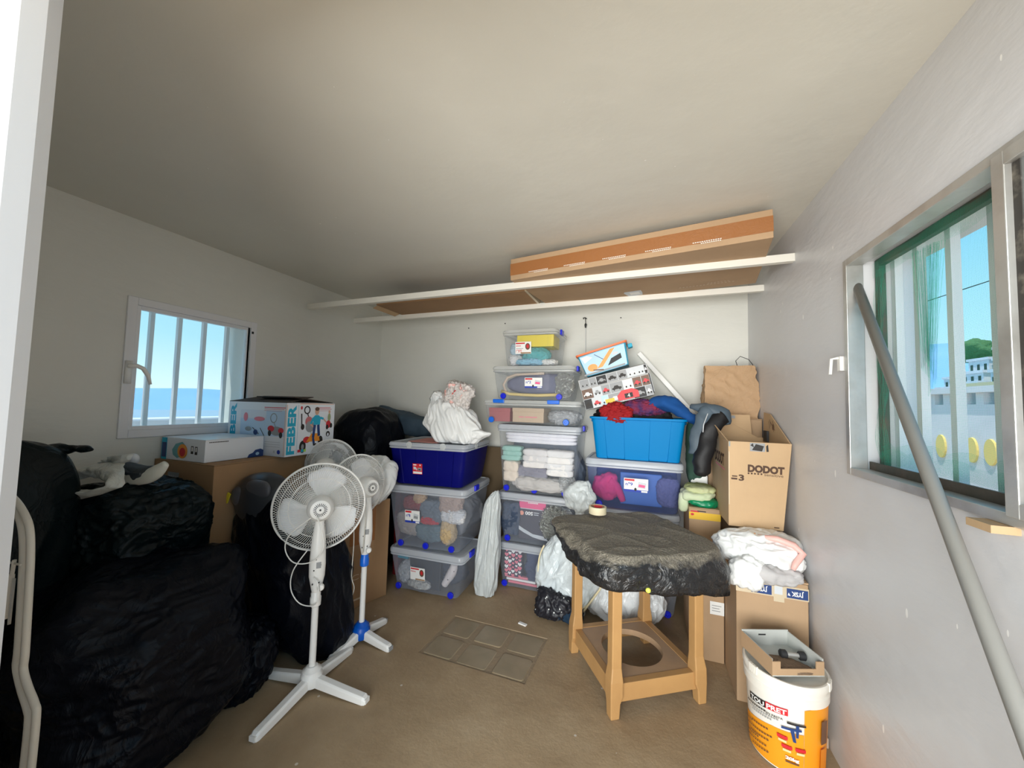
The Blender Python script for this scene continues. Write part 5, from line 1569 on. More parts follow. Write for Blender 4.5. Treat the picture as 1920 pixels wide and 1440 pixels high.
for k in range(9):
    L_.append(Q(.035 + k * .0095, .042 + k * .0095, .195 + k * .0016, .200 + k * .0016, M_grey))
for r_, (xs, xe) in enumerate(((.03, .10), (-.02, .03), (.0, .115), (.02, .105), (-.01, .06), (.0, .098), (.03, .10))):
    x = xs
    while x < xe:
        L_.append(Q(x, x + .0085, .140 - r_ * .017 + (x - xs) * .22, .1455 - r_ * .017 + (x - xs) * .22, M_brown)); x += .011
L_ += [Q(.168, .228, .232, .240, M_ink, .04), Q(.150, .214, .202, .211, M_navy, .16), ('q', [(.178, .208), (.190, .209), (.197, .160), (.187, .160)], M_navy), ('q', [(.196, .236), (.206, .236), (.204, .182), (.196, .182)], M_navy)]
for x, y in ((.136, .158), (.150, .122), (.194, .124)):
    L_ += [('r', x, y, x + .034, y + .014, M_red), ('r', x + .004, y - .014, x + .030, y - .004, mat('pale_orange_print', (0.9, 0.62, 0.3), .5))]
L_ += [('t', '20kg', .162, .074, .044, .018, M_paper, .05), ('r', .162, .064, .206, .070, M_brown), ('r', .287, .16, .32, .26, M_brown), ('r', .287, .03, .32, .14, mat('deep_orange_print', (0.70, 0.22, 0.01), .5))]
wrap(L_, rb, t_, 'print', a0 + .10)
# tray on bucket
t_ = thing('cardboard_tray', 'grey-lined cardboard tray on the bucket lid', 'tray', (.527, 1.926, .378), R(21))
mb = MB(); w, d, th = .225, .205, .004
mb.box((0, 0, 0), (w, d, th), M_greycard)
mb.box((0, d - th, th), (w, d, .075), M_greycard)
mb.box((0, th, th), (th, d - th, .07), M_greycard); mb.box((-.001, .0, 0), (0, d, .07), M_card)
mb.box((w - th, th, th), (w, d - th, .07), M_greycard)
mb.box((0, 0, th), (w, th, .03), M_card); mb.box((0, 0, .03), (.035, th, .06), M_card); mb.box((w - .035, 0, .03), (w, th, .06), M_card)
mb.build('body', t_)
mb = MB(); mb.box((.08, d - th - .001, .05), (.115, d - th, .056), M_dark); mb.build('slot', t_)
t_ = thing('cable_clamp', 'small metal clamp with two black knobs lying in the cardboard tray', 'clamp', (.643, 2.068, .400), R(10))
for s in (-1, 1):
    mb = MB(); mb.lathe([(.014, -.014), (.018, -.010), (.018, .010), (.013, .014)], M_dark, 16, Matrix.Translation((s * .038, 0, .008)) @ Matrix.Rotation(PI / 2, 4, 'Y')); mb.build('knob', t_, smooth=True)
mb = MB(); mb.tube([(-.03, 0, .008), (.03, 0, .008)], .009, M_alu, 10); mb.build('barrel', t_, smooth=True)
o = blob('debris', (.07, .05, .008), mat('brown_chaff', (0.20, 0.13, 0.08), .8, bump=(60, 1.0)), None, (.617, 2.02, .388), k=3, sub=3, seed=120, lump=.4, crease=.005)
tag(o, 'brown wood chips lying in the cardboard tray', 'chips'); o['kind'] = 'stuff'
# block on floor at wall
o = MB().box((-.03, -.04, 0), (.03, .04, .045), mat('painted_wood_block', (0.52, 0.38, 0.28), .7)).build('wood_block', bevel=.004); o.location = (.765, 2.17, .18); o.location.z = 0
tag(o, 'small wooden block on the floor between bucket and right wall', 'block')

# grey pole in the window
t_ = thing('pole', 'long grey plastic pole leaning in the right window corner', 'pole', (.62, .42, .0))
p0 = Vector((.84, 1.955, 2.10)); p1 = Vector((.655, .86, .72)); dirv = (p1 - p0)
p2 = p0 + dirv * 1.52
mb = MB(); mb.tube([p0 - t_.location, p1 - t_.location, p2 - t_.location], .0165, mat('grey_pvc', (0.28, 0.272, 0.25), .4, bump=(30, .05)), 18); _sm(mb.build('tube', t_))

# chip of plaster on the floor
o = MB().box((-.03, -.012, 0), (.03, .012, .008), M_paper).build('plaster_chip', bevel=.002); o.location = (-.763, 2.522, 0); o.rotation_euler = (0, 0, -.25); tag(o, 'small white plaster chip on the floor behind the glass tiles', 'chip')

# ------------------------------------------------------------------ left side boxes
t_ = carton('large brown carton by the left wall under the two printed boxes', (-2.515, 1.845, 0), 0, .53, .81, 1.115, M_card2, tape=False)
decal('sticker', (-.13, -.405, .93), (1, 0, 0), (0, 0, 1), [('r', 0, 0, .10, .12, M_grey)] + [('r', .01 + .018 * i, .02, .018 + .018 * i, .10, M_lgrey) for i in range(5)], t_)
# white box
t_ = thing('printed_box', 'flat glossy white box with small product pictures, on the large brown carton', 'box', (-2.555, 1.63, 1.117))
mb = MB(); mb.box((-.195, -.175, 0), (.195, .175, .128), M_glossw); mb.build('body', t_, bevel=.003)
mb = MB(); mb.box((-.195, -.175, .128), (.195, .175, .131), M_glossw); mb.build('lid', t_, bevel=.001)
decal('print', (-.195, -.175, 0), (1, 0, 0), (0, 0, 1), [('r', 0, 0, .05, .128, M_cyan), ('r', .005, .012, .045, .10, M_navy), ('p', [(.10, .06), (.13, .095), (.19, .11), (.22, .09), (.2, .03), (.15, .012), (.11, .03)], mat('teal_print', (0.15, 0.42, 0.45), .5)),
      ('e', .195, .055, .045, .042, M_orange), ('e', .195, .05, .026, .026, M_red), ('r', .27, .045, .292, .09, M_ink), ('r', .275, .06, .287, .085, M_paper), ('r', .305, .042, .327, .088, M_ink), ('r', .31, .058, .322, .083, M_paper)], t_)
decal('print', (.195, -.175, 0), (0, 1, 0), (0, 0, 1), [('r', .02 + i * .009, .112, .026 + i * .009, .118, M_ink) for i in range(12)] + [('p', [(.245, 0), (.255, .02), (.28, .028), (.295, .045), (.33, .05), (.35, .04), (.35, 0)], M_navy), ('e', .31, .02, .012, .01, M_lblue)], t_)
# large printed box
t_ = thing('printed_box', 'tall white toy box with large cyan letters up its edge, lid flap lifted', 'box', (-2.46, 2.02, 1.117))
Wx, Wy, Hh = .27, .20, .352
mb = MB(); mb.box((-Wx, -Wy, 0), (Wx, Wy, Hh), M_glossw); mb.build('body', t_, bevel=.003)
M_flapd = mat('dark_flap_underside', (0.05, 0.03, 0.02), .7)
mb = MB(); mb.add([(-Wx, -Wy, Hh), (Wx, -Wy, Hh), (Wx - .05, .05, Hh + .04), (-Wx, .05, Hh + .04), (-Wx, -Wy, Hh + .004), (Wx, -Wy, Hh + .004), (Wx - .05, .05, Hh + .045), (-Wx, .05, Hh + .045)],
                  [(0, 3, 2, 1), (4, 5, 6, 7), (0, 1, 5, 4), (1, 2, 6, 5), (2, 3, 7, 6), (3, 0, 4, 7)], M_flapd); mb.build('flap', t_)
mb = MB(); mb.add([(-Wx + .1, Wy, Hh + .002), (Wx - .02, Wy, Hh + .002), (Wx - .03, -.12, Hh + .035), (-Wx + .15, -.12, Hh + .035), (-Wx + .1, Wy, Hh + .006), (Wx - .02, Wy, Hh + .006), (Wx - .03, -.12, Hh + .041), (-Wx + .15, -.12, Hh + .041)],
                  [(0, 3, 2, 1), (4, 5, 6, 7), (0, 1, 5, 4), (1, 2, 6, 5), (2, 3, 7, 6), (3, 0, 4, 7)], M_flapd); mb.build('flap', t_)
# +x side: vertical letters and picture of a child on a tricycle
F = [('r', 0, 0, .4, .352, M_glossw)]
F += [('t', 'FEBER', .072, .012, .325, .062, M_cyan, PI / 2, .045)]
F += [('l', .088, .01, .088, .34, .002, M_cyan), ('l', .004, .01, .004, .34, .002, M_orange), ('r', .1, .345, .39, .348, M_orange)]
F += [('r', .25, .318, .36, .322, M_red), ('r', .25, .308, .37, .311, M_red), ('r', .24, .298, .36, .300, M_red), ('e', .112, .32, .008, .012, M_red)]
# push handle ring
for q in range(12):
    a, b = 2 * PI * q / 12, 2 * PI * (q + 1) / 12
    F.append(('l', .157 + .022 * math.cos(a), .305 + .025 * math.sin(a), .157 + .022 * math.cos(b), .305 + .025 * math.sin(b), .009, M_ink))
F += [('l', .160, .285, .185, .22, .008, M_ink), ('l', .185, .22, .2, .13, .006, M_grey)]
F += [('e', .133, .055, .026, .042, M_ink), ('e', .133, .055, .011, .018, M_grey), ('e', .165, .1, .03, .022, M_red), ('e', .28, .09, .02, .03, M_ink), ('r', .17, .09, .27, .115, M_red), ('p', [(.16, .085), (.20, .14), (.26, .14), (.275, .085)], M_orange)]
F += [('e', .175, .225, .03, .035, mat('print_red_seat', (0.60, 0.18, 0.18), .5)), ('e', .185, .19, .035, .04, M_grey)]
F += [('p', [(.215, .20), (.27, .20), (.275, .25), (.255, .268), (.225, .268), (.205, .25)], M_cyan), ('l', .21, .25, .19, .205, .016, M_cyan), ('l', .19, .205, .215, .185, .01, M_skin), ('l', .27, .25, .30, .24, .016, M_cyan), ('l', .30, .24, .325, .215, .01, M_skin)]
F += [('e', .240, .295, .018, .026, M_skin), ('e', .240, .312, .019, .014, M_brown), ('l', .225, .20, .215, .11, .022, M_navy), ('l', .255, .20, .265, .12, .022, M_navy), ('l', .215, .11, .225, .07, .018, M_navy), ('r', .218, .055, .245, .07, M_ink)]
F += [('e', .35, .25, .014, .03, mat('print_olive', (0.35, 0.40, 0.20), .5)), ('e', .35, .29, .009, .013, M_skin), ('e', .345, .20, .022, .028, M_red), ('e', .37, .19, .012, .018, M_ink), ('e', .335, .18, .012, .018, M_ink), ('e', .345, .13, .018, .02, M_ink), ('e', .345, .125, .008, .012, M_glossw)]
F += [('l', .112, .28, .118, .20, .008, M_ink), ('e', .125, .19, .014, .02, M_ink), ('r', .094, .02, .118, .038, M_red), ('r', .12, .02, .14, .038, M_cyan), ('r', .142, .02, .16, .038, mat('lime_print', (0.45, 0.7, 0.1), .5))]
decal('print', (Wx, -Wy, 0), (0, 1, 0), (0, 0, 1), F, t_)
G = [('r', .0, .0, .54, .352, M_glossw), ('t', 'FEBER', .075, .0, .345, .055, M_cyan, PI / 2, .045), ('r', .12, .13, .53, .30, mat('pale_blue_print', (0.52, 0.68, 0.86), .35)), ('r', .12, .24, .36, .30, mat('haze_print', (0.72, 0.76, 0.84), .35)),
     ('r', .34, .316, .53, .321, M_red), ('r', .34, .306, .52, .309, M_red), ('r', .34, .296, .5, .298, M_red)]
for q in range(12):
    a, b = 2 * PI * q / 12, 2 * PI * (q + 1) / 12
    G.append(('l', .43 + .028 * math.cos(a), .25 + .03 * math.sin(a), .43 + .028 * math.cos(b), .25 + .03 * math.sin(b), .006, M_grey))
G += [('l', .435, .22, .45, .19, .006, M_grey), ('e', .46, .165, .055, .03, M_grey), ('e', .41, .18, .03, .02, M_red), ('e', .50, .17, .025, .018, M_red), ('e', .40, .15, .015, .02, M_ink), ('e', .5, .14, .015, .02, M_ink),
      ('e', .17, .25, .02, .03, M_hp), ('e', .30, .24, .05, .015, M_hp), ('e', .2, .17, .03, .015, M_grey), ('l', .24, .18, .30, .14, .005, M_ink), ('l', .31, .18, .35, .13, .005, M_ink), ('e', .27, .15, .02, .018, M_navy),
      ('r', .36, .09, .5, .094, M_lgrey), ('r', .36, .075, .5, .079, M_lgrey), ('r', .36, .06, .5, .064, M_lgrey), ('e', .49, .03, .014, .014, M_blueink), ('e', .45, .03, .009, .009, M_lgrey), ('l', .533, .01, .533, .34, .002, M_orange)]
decal('print', (-Wx, -Wy, 0), (1, 0, 0), (0, 0, 1), G, t_)

# lettered carton at the foot of fans
P1 = Vector((-2.0, 2.10, 0)); P2v = Vector((-1.865, 2.50, 0)); dv = (P2v - P1); ang = math.atan2(dv.y, dv.x)
t_ = thing('cardboard_carton', 'brown carton with faint white lettering on the floor behind the fans', 'carton', P1, ang)
Lx = dv.length
mb = MB(); mb.box((0, 0, 0), (Lx, .34, .735), M_card2); mb.build('body', t_, bevel=.003)
decal('print', (0, 0, 0), (1, 0, 0), (0, 0, 1), [('t', 'JACK', .03, .19, .22, .05, M_faintink, 0, 0), ('e', .035, .06, .018, .018, M_faintink), ('r', .075, .055, .23, .068, M_faintink)], t_)
mb = MB(); mb.box((.1, -.001, .45), (.3, 0, .735), M_tape); mb.build('packing_tape', t_)
# white crumpled bag on it
o = blob('plastic_bag', (.135, .12, .17), M_wbag, None, (-1.90, 2.36, .905), k=2.3, sub=6, seed=130, lump=.3, crease=.02, cf=2.4, zs=.6, floor=-.168)
tag(o, 'crumpled white plastic bag on the carton behind the fans', 'bag')

# ------------------------------------------------------------------ black bags
def bag(label, loc, r, seed, m=M_black, k=2.7, name='bin_bag', cat='bag', **kw):
    o = blob(name, r, m, None, loc, sub=7, seed=seed, k=k, **kw)
    return tag(o, label, cat)
bag('tall dark green-black bin bag at the far left by the door', (-2.53, .70, .645), (.22, .27, .665), 140, M_black2, k=3.6, lump=.10, crease=.016, cf=3.6, zs=.4, floor=-.638, tips=(((.35, .75, .62), .05, 20),))
limb('tied_end', [((.0, .10, .50), .10), ((.05, .20, .585), .06), ((.09, .25, .600), .024), ((.115, .26, .603), .014), ((.14, .27, .603), .024), ((.175, .285, .598), .008)], M_black2, bpy.data.objects['bin_bag'], 14, 5, .006, 16, 3, flat=.6)
bag('black bin bag against the large carton, white shoe bag on top', (-2.45, 1.20, .78), (.29, .235, .275), 141, M_black2, lump=.2, crease=.02, cf=3.8, zs=1.5, k=3.2, tips=(((.8, .35, .35), .05, 14),))
bag('largest black bin bag, in the left foreground on the floor', (-2.12, 1.06, .375), (.38, .36, .385), 142, M_black, lump=.18, crease=.014, cf=3.4, zs=2.2, floor=-.398, k=3.0, warp=lambda q: Vector((q.x - .04 * q.z, q.y + .04 * q.z, q.z)), tips=(((.45, .55, .7), .05, 20),))
bag('black bin bag under the dark dome, behind the foreground fan', (-1.97, 1.80, .45), (.275, .23, .46), 143, M_black, lump=.22, crease=.020, cf=3.6, zs=.5, floor=-.448, k=2.8, warp=lambda q: Vector((q.x - .05 * q.z / .45, q.y - .13 * max(0, q.z / .45), q.z)))
bag('black bin bag in the left back corner behind the toy box', (-2.40, 2.87, .70), (.31, .30, .74), 144, M_black, lump=.16, crease=.02, cf=4.0, zs=.7, floor=-.698, k=3.0)
# lower slump in front of fan bag
bag('small black bin bag lying low between the big bags and the fan stand', (-1.97, 1.45, .15), (.17, .14, .17), 145, M_black, lump=.2, crease=.02, cf=3, floor=-.149)
o = blob('grey_cushion', (.30, .12, .10), fabric('slate_blue_cloth', (0.05, 0.085, 0.12), (0.03, 0.055, 0.08)), None, (-2.22, 3.20, 1.28), k=3, sub=5, seed=146, lump=.12, crease=.012, rot=(0, .22, 0), tips=(((-1, 0, .5), .08, 10),))
tag(o, 'slate blue cushion wedged behind the black bag in the left back corner', 'cushion')
# dark dome (seat) with a yellow tag
t_ = thing('car_seat', 'dark grey rounded child seat back with a yellow tag, on the black bag', 'child seat', (-2.09, 1.62, .86))
M_seat = mat('dark_grey_plastic', (0.035, 0.038, 0.045), .3)
blob('shell', (.19, .10, .16), M_seat, t_, (0, 0, .04), k=2.3, sub=5, seed=147, lump=.02, crease=.0)
blob('pad', (.09, .02, .05), mat('mid_grey_plastic', (0.085, 0.087, 0.10), .3), t_, (.05, -.075, .125), k=2.6, sub=4, lump=0, crease=0)
blob('pad', (.05, .03, .055), MATS['mid_grey_plastic'], t_, (-.10, -.07, .07), k=2.6, sub=4, lump=0, crease=0)
mb = MB(); mb.box((-.012, -.004, -.03), (.012, .004, .03), mat('yellow_tag', (0.72, 0.60, 0.03), .5), Matrix.Translation((-.155, -.10, .06)) @ Matrix.Rotation(.4, 4, 'Y')); mb.build('tag', t_, bevel=.002)
# white bag with shoe on bag B
def resample(P, n):
    P = [Vector(p) for p in P]; P.append(P[0])
    L = [0]
    for a, b in zip(P, P[1:]): L.append(L[-1] + (b - a).length)
    out = []; k = 0
    for i in range(n):
        d = L[-1] * i / n
        while L[k + 1] < d: k += 1
        f = (d - L[k]) / (L[k + 1] - L[k])
        out.append(P[k].lerp(P[k + 1], f))
    return out
def soft_ring(name, outer, hole, m, parent, bulge=(0, -.03, .01), n=48, seed=1):
    O = resample(outer, n); Hh = resample(hole, n) if hole else None
    if not Hh:
        c = sum(O, Vector()) / n
        Hh = [c + (p - c) * .05 for p in O]
    loops = []
    for k in range(9):
        f = k / 8
        b = Vector(bulge) * math.sin(f * PI)
        loops.append([o.lerp(h, f) + b * (1 + .6 * noise.noise(Vector((i * .35, f * 2.5, seed)))) + Vector((0, .012, 0)) * noise.noise(Vector((i * .8, f * 3, seed + 5))) for i, (o, h) in enumerate(zip(O, Hh))])
    mb = MB(); mb.loft(loops, m, False, not hole)
    o = _sm(mb.build(name, parent))
    sd = o.modifiers.new('thick', 'SOLIDIFY'); sd.thickness = .002
    return o
t_ = thing('shoe', 'dark grey sports shoe with thick white sole on black bags by the left window', 'shoe', (-2.33, 1.17, .99))
blob('upper', (.130, .05, .038), fabric('charcoal_knit', (0.05, 0.06, 0.07)), t_, (-.03, 0, .115), k=2.6, sub=5, seed=150, lump=.12, crease=.003, warp=lambda q: Vector((q.x, q.y, q.z - .12 * q.x + 1.2 * q.x * q.x)), rot=(0, -.10, 0))
limb('sole', [((-.17, -.01, .052), .016), ((-.09, -.03, .080), .024), ((-.01, -.03, .100), .024), ((.07, -.02, .115), .022), ((.125, -.01, .145), .020), ((.16, 0, .180), .010)], mat('white_rubber', (0.72, 0.72, 0.64), .5), t_, 14, 5, .001, 8, 1, flat=1.6)
mb = MB(); mb.tube([(-.1, -.045, .145), (-.02, -.05, .128), (.06, -.045, .130)], .006, MATS['charcoal_knit'], 6); mb.build('lace', t_)
blob('shoe_tongue', (.03, .025, .03), mat('white_knob', (0.75, 0.78, 0.82), .4), t_, (-.225, .06, .165), k=2, sub=3, lump=0, crease=0)
t_ = thing('carrier_bag', 'thin white carrier bag with open handles, draped on the black bags by the left window', 'bag', (-2.4, 1.02, 1.0))
M_tb2 = film('thin_white_carrier', (0.74, 0.76, 0.72), .86, .35, 8, .5)
OO = Vector((-2.4, 1.02, 1.0))
PO = [(-2.74, 1.02, .95), (-2.567, .97, .974), (-2.438, .97, 1.008), (-2.275, .99, 1.049), (-2.171, 1.02, 1.09), (-2.233, 1.05, 1.132), (-2.333, 1.09, 1.169), (-2.484, 1.10, 1.165), (-2.64, 1.08, 1.132), (-2.75, 1.04, 1.066)]
PH = [(-2.55, 1.0, 1.055), (-2.43, .98, 1.060), (-2.314, .985, 1.069), (-2.225, 1.0, 1.083), (-2.296, 1.02, 1.093), (-2.381, 1.03, 1.103), (-2.46, 1.03, 1.105), (-2.52, 1.01, 1.085)]
soft_ring('front_handle', [Vector(p) - OO for p in PO], [Vector(p) - OO for p in PH], M_tb2, t_)
PB = [(-2.66, 1.12, 1.09), (-2.43, 1.11, 1.10), (-2.42, 1.11, 1.138), (-2.342, 1.12, 1.185), (-2.346, 1.13, 1.212), (-2.478, 1.13, 1.193), (-2.586, 1.13, 1.151)]
soft_ring('rear_handle', [Vector(p) - OO for p in PB], None, M_tb2, t_, seed=3)

# ------------------------------------------------------------------ folding rack (cream tubes)
t_ = thing('folding_rack', 'cream tubular folding rack standing beside the doorway at the far left', 'rack', (-1.65, .60, 0))
def rk(pts, dy):
    return [(x * .75 + 1.65, dy, 1.5 + (z - 1.5) * .75) for x, z in pts]
outer = [(-2.49, 1.075), (-2.40, 1.04), (-2.325, .99), (-2.29, .94), (-2.272, .86), (-2.262, .76), (-2.245, .50), (-2.245, .43), (-2.20, .375), (-2.145, .33), (-2.125, .28), (-2.13, .02), (-2.13, -.25), (-2.13, -.49)]
inner = [(-2.49, 1.045), (-2.42, 1.02), (-2.36, .96), (-2.33, .88), (-2.315, .76), (-2.298, .50), (-2.298, .43), (-2.25, .36), (-2.19, .30), (-2.175, .25), (-2.18, .02), (-2.18, -.25), (-2.18, -.49)]
def smooth_path(P, sub=5):
    P = [Vector(p) for p in P]; out = []
    for i in range(len(P) - 1):
        p0 = P[max(i - 1, 0)]; p1 = P[i]; p2 = P[i + 1]; p3 = P[min(i + 2, len(P) - 1)]
        for j in range(sub):
            t = j / sub
            out.append(0.5 * ((2 * p1) + (p2 - p0) * t + (2 * p0 - 5 * p1 + 4 * p2 - p3) * t * t + (3 * p1 - p0 - 3 * p2 + p3) * t ** 3))
    return out + [P[-1]]
for pts in (outer, inner):
    mb = MB(); mb.tube(smooth_path(rk(pts, 0)), .0088, M_cream, 14); _sm(mb.build('tube', t_))
mb = MB(); mb.tube(rk([(-2.62, .80), (-2.30, .82)], -.01), .003, M_cream, 6); mb.tube(rk([(-2.35, .83), (-2.36, .77)], -.01), .005, M_cream, 6)
mb.tube(rk([(-2.365, .77), (-2.38, .60)], -.01), .008, M_cream, 8); mb.tube(rk([(-2.34, .76), (-2.345, .585)], -.01), .004, M_alu, 6); mb.build('stay', t_)

# ------------------------------------------------------------------ fans
def fan(label, loc, head_dir, tilt, leg_yaw, collar_m, hub_m, pole_top=.46, head_z=.93, leg_len=.34, legs=(0, 1, 2, 3), leg_lens=None, head_off=.0, cord=True, gr=.235, foil=False, open_legs=False, leg_w=.045, box_yaw=None):
    t = thing('pedestal_fan', label, 'fan', loc)
    # cross base
    mb = MB(); mb.lathe([(.048, .022), (.052, .03), (.052, .075), (.046, .085), (.046, .095), (.036, .102), (.026, .115)], hub_m, 24); mb.build('base_hub', t, smooth=True)
    for k in legs:
        a = leg_yaw + k * PI / 2
        L = leg_lens[k] if leg_lens else leg_len
        M = Matrix.Rotation(a, 4, 'Z')
        mb = MB(); w = leg_w / 2
        def sec(x, zt, zb, ww):
            return [Vector((x, -ww, zb)), Vector((x, ww, zb)), Vector((x, ww, zt - .008)), Vector((x, ww - .008, zt)), Vector((x, -ww + .008, zt)), Vector((x, -ww, zt - .008))]
        loops = [sec(.035, .072, .022, w), sec(L * .6, .050, .008, w), sec(L - .015, .036, .0, w), sec(L, .026, .0, w * .8)]
        loops = [[M @ p for p in l] for l in loops]
        mb.loft(loops, M_white)
        lg = mb.build('leg', t, bevel=.002)
        mb = MB(); mb.box((L - .004, -w * .7, .004), (L + .006, w * .7, .026), M_grey if open_legs else M_white, M); mb.build('foot_cap', lg)
    mb = MB(); mb.tube([(0, 0, .10), (0, 0, pole_top)], .0165, M_white, 18); mb.build('pole', t, smooth=True)
    mb = MB(); mb.lathe([(.020, -.045), (.026, -.04), (.027, .0), (.023, .006), (.024, .022), (.020, .03)], collar_m, 20, Matrix.Translation((0, 0, pole_top))); mb.build('collar', t, smooth=True)
    # control column
    by = box_yaw if box_yaw is not None else head_dir + PI
    Mb = Matrix.Rotation(by, 4, 'Z')
    zt = head_z - .105
    mb = MB()
    def ov(rx, ry, z, ox=0):
        return [Mb @ Vector((ox + rx * math.cos(2 * PI * i / 20), ry * math.sin(2 * PI * i / 20), z)) for i in range(20)]
    mb.loft([ov(.019, .019, pole_top + .02), ov(.024, .026, pole_top + .05), ov(.032, .038, pole_top + .11, .003), ov(.032, .040, pole_top + .17, .003), ov(.027, .034, zt - .05, .002), ov(.020, .026, zt + .01), ov(.018, .022, zt + .05)], M_white)
    cb = mb.build('control_column', t, smooth=True)
    for i, (yy_, zz_) in enumerate(((-.018, .05), (.012, .055), (-.014, .12), (.016, .145), (-.006, .175))):
        M = Mb @ Matrix.Translation((.033, yy_, pole_top + .03 + zz_)) @ Matrix.Rotation(PI / 2, 4, 'Y')
        mb = MB(); mb.lathe([(.0035, -.006), (.0035, .002)], M_dark, 8, M); mb.build('screw', cb)
    mb = MB(); mb.box((.030, -.004, pole_top + .16), (.0365, .018, pole_top + .19), M_grey, Mb); mb.build('rating_plate', cb)
    M = Mb @ Matrix.Translation((.030, .022, pole_top + .062)) @ Matrix.Rotation(PI / 2, 4, 'Y')
    mb = MB(); mb.lathe([(.017, 0), (.017, .012), (.013, .018)], M_white, 18, M); mb.build('height_knob', cb, smooth=True)
    # head: local +Z = blowing direction
    hd = Vector((math.cos(head_dir) * math.cos(tilt), math.sin(head_dir) * math.cos(tilt), math.sin(tilt)))
    q = hd.to_track_quat('Z', 'Y').to_matrix().to_4x4()
    H = Matrix.Translation(Vector((0, 0, head_z)) + hd * head_off) @ q
    mb = MB(); mb.lathe([(.030, -.070), (.048, -.066), (.060, -.050), (.066, -.02), (.066, .02), (.060, .045), (.04, .055)], M_white, 36, H)
    mh = mb.build('motor_housing', t, smooth=True)
    mb = MB()
    for k in range(22):
        M = H @ Matrix.Rotation(2 * PI * k / 22, 4, 'Z')
        mb.box((.019, -.0016, -.0712), (.0335, .0016, -.066), M_dark, M)
    mb.lathe([(.005, -.073), (.005, -.068)], M_dark, 8, H)
    mb.build('vent_slots', mh)
    mb = MB(); nk = Vector((0, 0, head_z)) + hd * (head_off - .03)
    mb.beam(Vector((0, 0, zt)), nk - Vector((0, 0, .02)), .036, .030, M_white, up=hd); mb.build('neck', t, bevel=.004)
    # grille: radial wires on both domes, rim and inner rings
    g = MB()
    Rg = gr
    nw = 110
    def dome(sign):
        for k in range(nw):
            a = 2 * PI * k / nw
            pts = []
            for i in range(7):
                f = i / 6
                r = .062 + (Rg - .062) * f
                z = .085 + sign * (.055 * math.sqrt(max(0, 1 - f ** 3.2)))
                tw = .35 * (1 - f) * sign
                pts.append(H @ Vector((r * math.cos(a + tw), r * math.sin(a + tw), z)))
            g.tube(pts, .0014, M_white, 4, False)
    dome(-1)
    back = g.build('rear_grille', t, smooth=True)
    g = MB(); dome(1)
    g.lathe([(.0, .142), (.05, .142), (.055, .146), (.05, .150), (.0, .151)], M_white, 28, H)
    g.build('front_grille', t, smooth=True)
    g = MB()
    for r, z, th_ in ((Rg, .085, .0055), (Rg * .66, .085 - .050, .0018), (Rg * .85, .085 - .036, .0016), (.064, .03, .003), (Rg * .66, .135, .0018)):
        pts = [H @ Vector((r * math.cos(2 * PI * i / 72), r * math.sin(2 * PI * i / 72), z)) for i in range(73)]
        g.tube(pts, th_, M_white, 8, False)
    g.build('grille_ring', t, smooth=True)
    # blades
    mb = MB(); mb.lathe([(.03, .055), (.034, .06), (.034, .11), (.02, .12)], M_white, 24, H); mb.build('blade_hub', t, smooth=True)
    for k in range(3):
        a0_ = 2 * PI * k / 3 + PI / 2 + .12
        vs, fs = [], []
        nr, nt_ = 8, 9
        for i in range(nr + 1):
            f = i / nr
            r = .03 + (Rg - .05) * f
            half = .30 + .36 * math.sin(min(1, f * 1.15) * PI * .62)
            if f > .78: half *= math.sqrt(max(0.02, 1 - ((f - .78) / .23) ** 2))
            for j in range(nt_):
                s = j / (nt_ - 1) * 2 - 1
                aa = a0_ + half * s + .12 * f
                vs.append(H @ Vector((r * math.cos(aa), r * math.sin(aa), .085 + .020 * s + .006 * math.sin(f * PI))))
        for i in range(nr):
            for j in range(nt_ - 1):
                fs.append((i * nt_ + j, i * nt_ + j + 1, (i + 1) * nt_ + j + 1, (i + 1) * nt_ + j))
        mb = MB(); mb.add(vs, fs, M_blade); bo = mb.build('blade', t); _sm(bo)
        sd = bo.modifiers.new('thick', 'SOLIDIFY'); sd.thickness = .003
    return t, H, hd

f1, H1, h1 = fan('foreground white pedestal fan with a white collar, seen from behind', (-1.617, 1.577, 0), R(136), R(-6), R(4), M_white, M_white, pole_top=.46, head_z=.915, leg_lens=(.335, .30, .34, .325), head_off=.03, gr=.232, box_yaw=R(-46))
# its loose cord
def cordpath(P, r=.003, parent=None, m=None):
    mb = MB(); mb.tube(smooth_path(P, 7), r, m or M_white, 7); return _sm(mb.build('cord', parent))
cordpath([(-.01, -.05, .88), (-.09, -.10, .80), (-.115, -.10, .72), (-.06, -.09, .66), (.03, -.06, .67), (.075, -.04, .74), (.06, -.05, .84), (.03, -.05, .89)], parent=f1)
cordpath([(-.01, -.06, .72), (-.065, -.09, .62), (-.085, -.08, .52), (-.05, -.06, .45), (.01, -.04, .435), (.055, -.04, .47), (.05, -.04, .55), (.02, -.04, .58)], parent=f1)
f2, H2, h2 = fan('white pedestal fan with a bright blue collar and base hub, head turned left', (-1.655, 1.985, 0), R(165), R(-3), R(-4), M_latch, mat('bright_blue_hub', (0.0, 0.09, 0.50), .35), pole_top=.50, head_z=.945, leg_lens=(.235, .215, .225, .235), head_off=.02, gr=.20, open_legs=True, box_yaw=R(-50))
cordpath([(.02, -.05, .88), (.035, -.05, .80), (.03, -.05, .66), (.02, -.045, .55)], parent=f2, m=M_cream)
cordpath([(-.06, -.05, .80), (-.055, -.04, .60), (-.06, -.04, .40), (-.045, -.03, .32), (-.085, -.02, .20), (-.07, -.01, .10), (-.05, .0, .07)], parent=f2, m=M_cream)
f3, H3, h3 = fan('white pedestal fan at the back with clear film wrapped over its blades', (-2.045, 2.02, 0), R(110), R(0), R(45), M_white, M_white, pole_top=.52, head_z=1.03, leg_len=.12, head_off=.0, gr=.185)
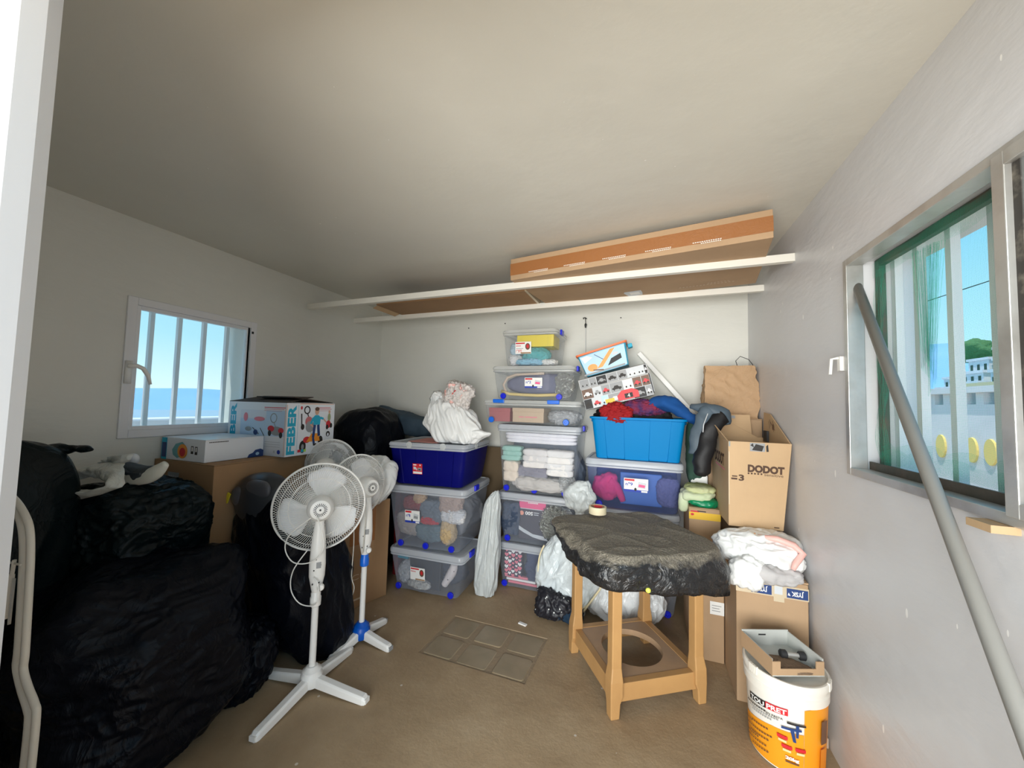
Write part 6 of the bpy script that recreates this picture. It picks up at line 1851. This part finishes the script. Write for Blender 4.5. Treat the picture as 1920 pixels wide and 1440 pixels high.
# move it slightly back in height
mb = MB()
blob('film_wrap', (.11, .03, .11), M_foilbag, f3, tuple(Vector((0, 0, 1.06)) + h3 * .08), k=2.2, sub=5, seed=160, lump=.3, crease=.03, cf=6)
